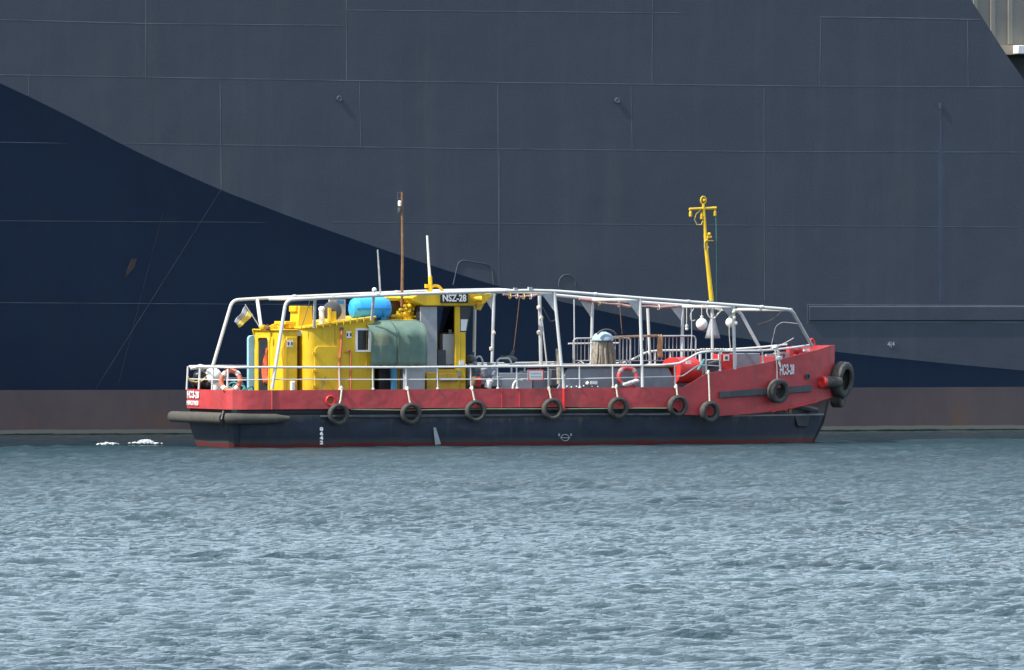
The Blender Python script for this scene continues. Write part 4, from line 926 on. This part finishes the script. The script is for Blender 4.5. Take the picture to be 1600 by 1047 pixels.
# ---- blue tank on the engine house roof
c = Q(578, 482, -.75); tk = thing('water_tank', c - Vector((0, 0, .37)), 'bright blue plastic tank lying on the engine house roof', 'tank')
L_ = .66
MB().lathe([(.16, -L_), (.28, -L_ + .06), (.36, -L_ + .22), (.365, -L_ + .24), (.365, .0), (.365, L_ - .24), (.36, L_ - .22), (.28, L_ - .06), (.16, L_)], c, (1, 0, 0), 20).build('tank_shell', 'blue', tk, sharp=24)
MB().box(c + Vector((0, 0, 0)), (2 * L_ - .2, .76, .018)).tube([c + Vector((.28, -.37, -.02)), c + Vector((.34, -.34, -.2)), c + Vector((.45, -.25, -.36))], .03, 6).build('tank_seam', 'blued', tk)
for s_ in (-.35, .35): MB().box(c + Vector((s_, 0, -.34)), (.16, .6, .16)).build('tank_saddle', 'blued', tk)

# ---- green mesh tarpaulin, two hooped bays
tb = thing('tarpaulin', Q(620, 572, -1.9), 'green mesh tarpaulin hooped in two bays beside the yellow engine house', 'tarpaulin')
def bay(x0, x1, hang):
    a, b = Q(x0, 572, -1.9), Q(x1, 572, -1.9); zt_ = Q(x0, 500, -1.0).z; zs = Q(x0, 527, -1.9).z; zb_ = a.z
    rows_ = []
    prof = [(-1.9, zb_ + (zs - zb_) * k / 6) for k in range(6)] + [(-1.9 + 1.0 * (1 - math.cos(t)), zs + (zt_ - zs) * math.sin(t)) for t in np.linspace(0, math.pi / 2, 9)]
    n_ = 18
    for i in range(n_ + 1):
        t = i / n_; x = a.x + (b.x - a.x) * t
        rows_.append([(x, v + .03 * math.sin(t * 9 + z * 2) * (k < 9) - .0, z - hang * .3 * math.sin(math.pi * t) * (k > 9) + (.03 * math.sin(t * 22) if k == 0 else 0)) for k, (v, z) in enumerate(prof)])
    MB().grid(rows_).build('tarp_sheet', 'tarp', tb, solid=.008, sharp=80)
    MB().tube([(a.x, v - .012, z + .004) for v, z in prof], .013, 6).build('hoop', 'tarp', tb)
    return b, prof
bay(580, 621, .04); b_, prof_ = bay(622, 667, .05)
MB().tube([(b_.x, v - .012, z + .004) for v, z in prof_], .013, 6).build('hoop', 'tarp', tb)
for i in range(7): MB().ball(Q(590 + i * 11, 572, -1.92), .025, 1).build('tie', 'rust', tb)

# ---- red bordered notice board on the rail
c = near(837, 586, .06); nb = thing('notice_board', c - Vector((0, 0, .15)), 'white notice board with red border tied to the near guard rail', 'sign')
MB().box(c, (.52, .02, .34)).build('board', 'whitec', nb, bevel=.004)
mb = MB()
for s_, z_ in ((0, .155), (0, -.155)): mb.box(c + Vector((0, -.013, z_)), (.52, .006, .03))
for s_ in (-.245, .245): mb.box(c + Vector((s_, -.013, 0)), (.03, .006, .279))
mb.build('border', 'redbright', nb)
mb = MB()
for row, zz in enumerate((.05, -.05)):
    x = -.17
    while x < .17: wd = random.uniform(.03, .07); mb.box(c + Vector((x + wd / 2, -.013, zz)), (wd, .005, .035 if row else .045)); x += wd + .015
mb.build('faded_print', 'greyl', nb)

# ---- crowd barriers on the hatch
def barrier(x0, x1, y0, y1, v, lab):
    a, b = Q(x0, y1, v), Q(x1, y1, v); zt_ = Q(x0, y0, v).z; t = thing('crowd_barrier', Vector(((a.x + b.x) / 2, v, zh)), lab, 'barrier', 'steel crowd barriers on the hatch')
    MB().tube(arc([(a.x, v, zh + .02), (a.x, v, zt_), (b.x, v, zt_ + .02), (b.x, v, zh + .02)], .14), .028, 8).build('frame', 'galv', t)
    MB().tube([(a.x, v, zh + .12), (b.x, v, zh + .12)], .02, 6).build('bottom_bar', 'galv', t)
    n_ = int((b.x - a.x) / .125)
    for k in range(1, n_):
        x = a.x + (b.x - a.x) * k / n_; MB().tube([(x, v, zh + .12), (x, v, zt_ + .01)], .011, 5).build('bar', 'galv', t)
    for x in (a.x + .25, b.x - .25): MB().tube([(x, v - .3, zh + .02), (x, v, zh + .1), (x, v + .3, zh + .02)], .02, 6).build('foot', 'galv', t)
barrier(896, 985, 529, 567, .35, 'left steel crowd barrier, partly hidden by the brown net bundle')
barrier(968, 1087, 526, 567, -.3, 'right steel crowd barrier with a plank and brown rag on its top bar')
MB
pk = MB(); a, b = Q(944, 527, -.36), Q(1026, 524, -.36); pk.box((a + b) / 2, ((b - a).length, .16, .05), rot=Matrix.Rotation(-math.atan2(b.z - a.z, b.x - a.x), 4, 'Y')); tag(pk.build('plank', 'wood', None, bevel=.005), 'reddish timber plank laid along the top of the crowd barrier', 'plank')
rows_ = [[Q(1027 + j * 1.2 + math.sin(i) * .5, 524 + i * 4.4 - (2 if j in (2, 5) else 0), -.37 - .02 * (j % 2)) for j in range(8)] for i in range(9)]
tag(MB().grid(rows_).build('brown_rag', 'wood', None, solid=.02), 'brown rag hanging over the crowd barrier', 'cloth')
# hanging net bundle with a blue dome over it
c = Q(941, 550, -.55); mb = MB()
for k in range(60):
    a_ = random.uniform(0, 6.28); rr_ = random.uniform(.2, .36); x_, y_ = math.cos(a_) * rr_ * 1.05, math.sin(a_) * rr_ * .7
    mb.tube([(c.x + x_ * .8, c.y + y_ * .8, zh + .74), (c.x + x_ + random.uniform(-.04, .04), c.y + y_, zh + .4), (c.x + x_ * 1.1, c.y + y_, zh + .02)], random.uniform(.03, .05), 6)
mb.lathe([(.24, 0), (.22, .4), (.2, .74)], Vector((c.x, c.y, zh + .01)), (0, 0, 1), 16)
tag(mb.build('net_bundle', 'burlap', None), 'grey-brown net bundle standing on the hatch between the barriers', 'net')
c2 = Vector((c.x + .02, c.y, zh + .76)); dm = thing('covered_coil', c2, 'pale blue and grey domed bundle resting on top of the net bundle', 'bundle')
MB().lathe([(.34, 0), (.33, .1), (.26, .2), (.1, .27)], c2, (0, 0, 1), 18).build('blue_cover', 'dome', dm)
MB().tube([c2 + Vector((.36 * math.cos(t), -.3, .04 + .30 * math.sin(t))) for t in np.linspace(.5, 2.6, 12)], .035, 6).build('edge_roll', 'darkgrey', dm)

# ---- buoys hanging from the frame
def buoy(px, py, r_, v, lab, mat='whitec', hang=476):
    c = Q(px, py, v); t = thing('mooring_buoy', c - Vector((0, 0, r_)), lab, 'buoy', 'round buoys hung from the pipe frame')
    MB().ball(c, r_, 3, (1, 1, 1.02)).build('ball', mat, t); MB().lathe([(.05, 0), (.05, .07), (.03, .09)], c + Vector((0, 0, r_ * .97)), (0, 0, 1), 10).build('eye', 'greyp', t)
    MB().tube([c + Vector((0, 0, r_ + .05)), Q(px, hang, v)], .012, 5).build('lanyard', 'rope', t)
buoy(1096.5, 506.5, .185, -.5, 'largest round white buoy, left of the foremast'); buoy(1141, 504, .15, -1.2, 'medium white buoy hung behind the forward frame post', hang=482)
buoy(1073, 514, .05, .2, 'tiny pale float hung near the forward barrier end', hang=480)
# grey canvas windsail cone by the foremast
c = Q(1114, 500, .25); mb = MB(); rows_ = []
for i in range(7):
    z_ = c.z + .2 - i * .13; r_ = .02 + i * .027; rows_.append([(c.x + (r_ * 1.35) * math.cos(t) * (1 + .12 * math.sin(5 * t)), c.y + r_ * math.sin(t), z_) for t in np.linspace(0, 2 * math.pi, 22)])
tag(MB().grid(rows_).build('canvas_cone', 'cone', None, solid=.012), 'limp grey canvas cone hanging beside the foremast foot', 'canvas')
# plastic tote on the rail, green bottle
c = Q(1096, 570, -1.55); mb = MB().lathe([(.05, -.2), (.055, .1), (.03, .16), (.03, .2)], c, (.5, 0, .8), 10); tag(mb.build('green_bottle', 'teal', None), 'small turquoise bottle wedged by the forward bulwark step', 'bottle')
# rolled awning under the far top rail
def roll(p0, p1, lab, sag=.06):
    a, b = Q(*p0, 2.0), Q(*p1, 2.0); pts = [a.lerp(b, k / 10) + Vector((0, 0, -sag * math.sin(math.pi * k / 10) + .02 * math.sin(k * 2.1))) for k in range(11)]
    t = thing('rolled_awning', a.lerp(b, .5), lab, 'awning', 'rolled awnings lashed under the far top rail')
    MB().tube(pts, [.036 + .014 * math.sin(k * 1.7) for k in range(11)], 8).build('canvas_roll', 'awn', t)
    for k in (2, 4, 6, 8): MB().tube([pts[k] + Vector((0, .09 * math.cos(s_), .09 * math.sin(s_))) for s_ in np.linspace(0, 6.28, 9)[:-1]], .014, 4, closed=True).build('lashing', 'ropey' if k % 4 else 'white', t)
roll((786, 460), (840, 461), 'short rolled pink awning lashed near the frame peak'); roll((905, 467), (1060, 479), 'long rolled pink awning lashed under the forward far rail', .1)
mb = MB()
for k in range(12): 
    c = near(1101 + k * 4.4 + random.uniform(-1, 1), 546, -.25); mb.ball(c + Vector((0, .3, 0)), .05, 1, (1.3, 1, .7), .2)
tag(mb.build('rope_coils', 'rope', None), 'knotted pale rope strung along the raised rail by the foremast', 'rope')
# rope wrapped round the bow end of the rail
mb = MB(); c = near(1211, 546); mb.tube([c + Vector((-.1, .02, .05)), c + Vector((0, -.06, .07)), c + Vector((.08, -.05, -.05)), c + Vector((.12, -.05, -.4)), c + Vector((.16, -.05, -.55))], [.04, .06, .05, .04, .03], 7).ball(c + Vector((.1, -.05, -.28)), .09, 1, (1.4, 1, 1), .2)
tag(mb.build('mooring_line', 'canvas', None), 'pale mooring line looped over the bow rail above the lettering', 'rope')

# ---- propeller wash astern
def foam(px, py, wd, ht, n_):
    mb = MB(); D = F * CAMZ / (py - HY); x0_ = (px - CX) / F * D
    for k in range(n_):
        dx_ = random.gauss(0, wd * .5); r_ = ht * math.exp(-(dx_ / wd) ** 2 * 1.5) * random.uniform(.3, 1)
        mb.ball((x0_ + dx_, D + random.uniform(-.9, .9), .05 + r_ * random.uniform(.1, .7)), random.uniform(.009, .028), 1, (2.2, 1.8, .9), .3)
    bm = mb.bm; me = bpy.data.meshes.new('wake_foam'); bmesh.ops.recalc_face_normals(bm, faces=bm.faces[:]); bm.to_mesh(me); bm.free(); me.materials.append(M['foam']); me.shade_smooth()
    o = bpy.data.objects.new('wake_foam', me); COL.objects.link(o); tag(o, kind='stuff')
foam(227, 695.5, .34, .20, 170); foam(167, 696.8, .30, .10, 70)
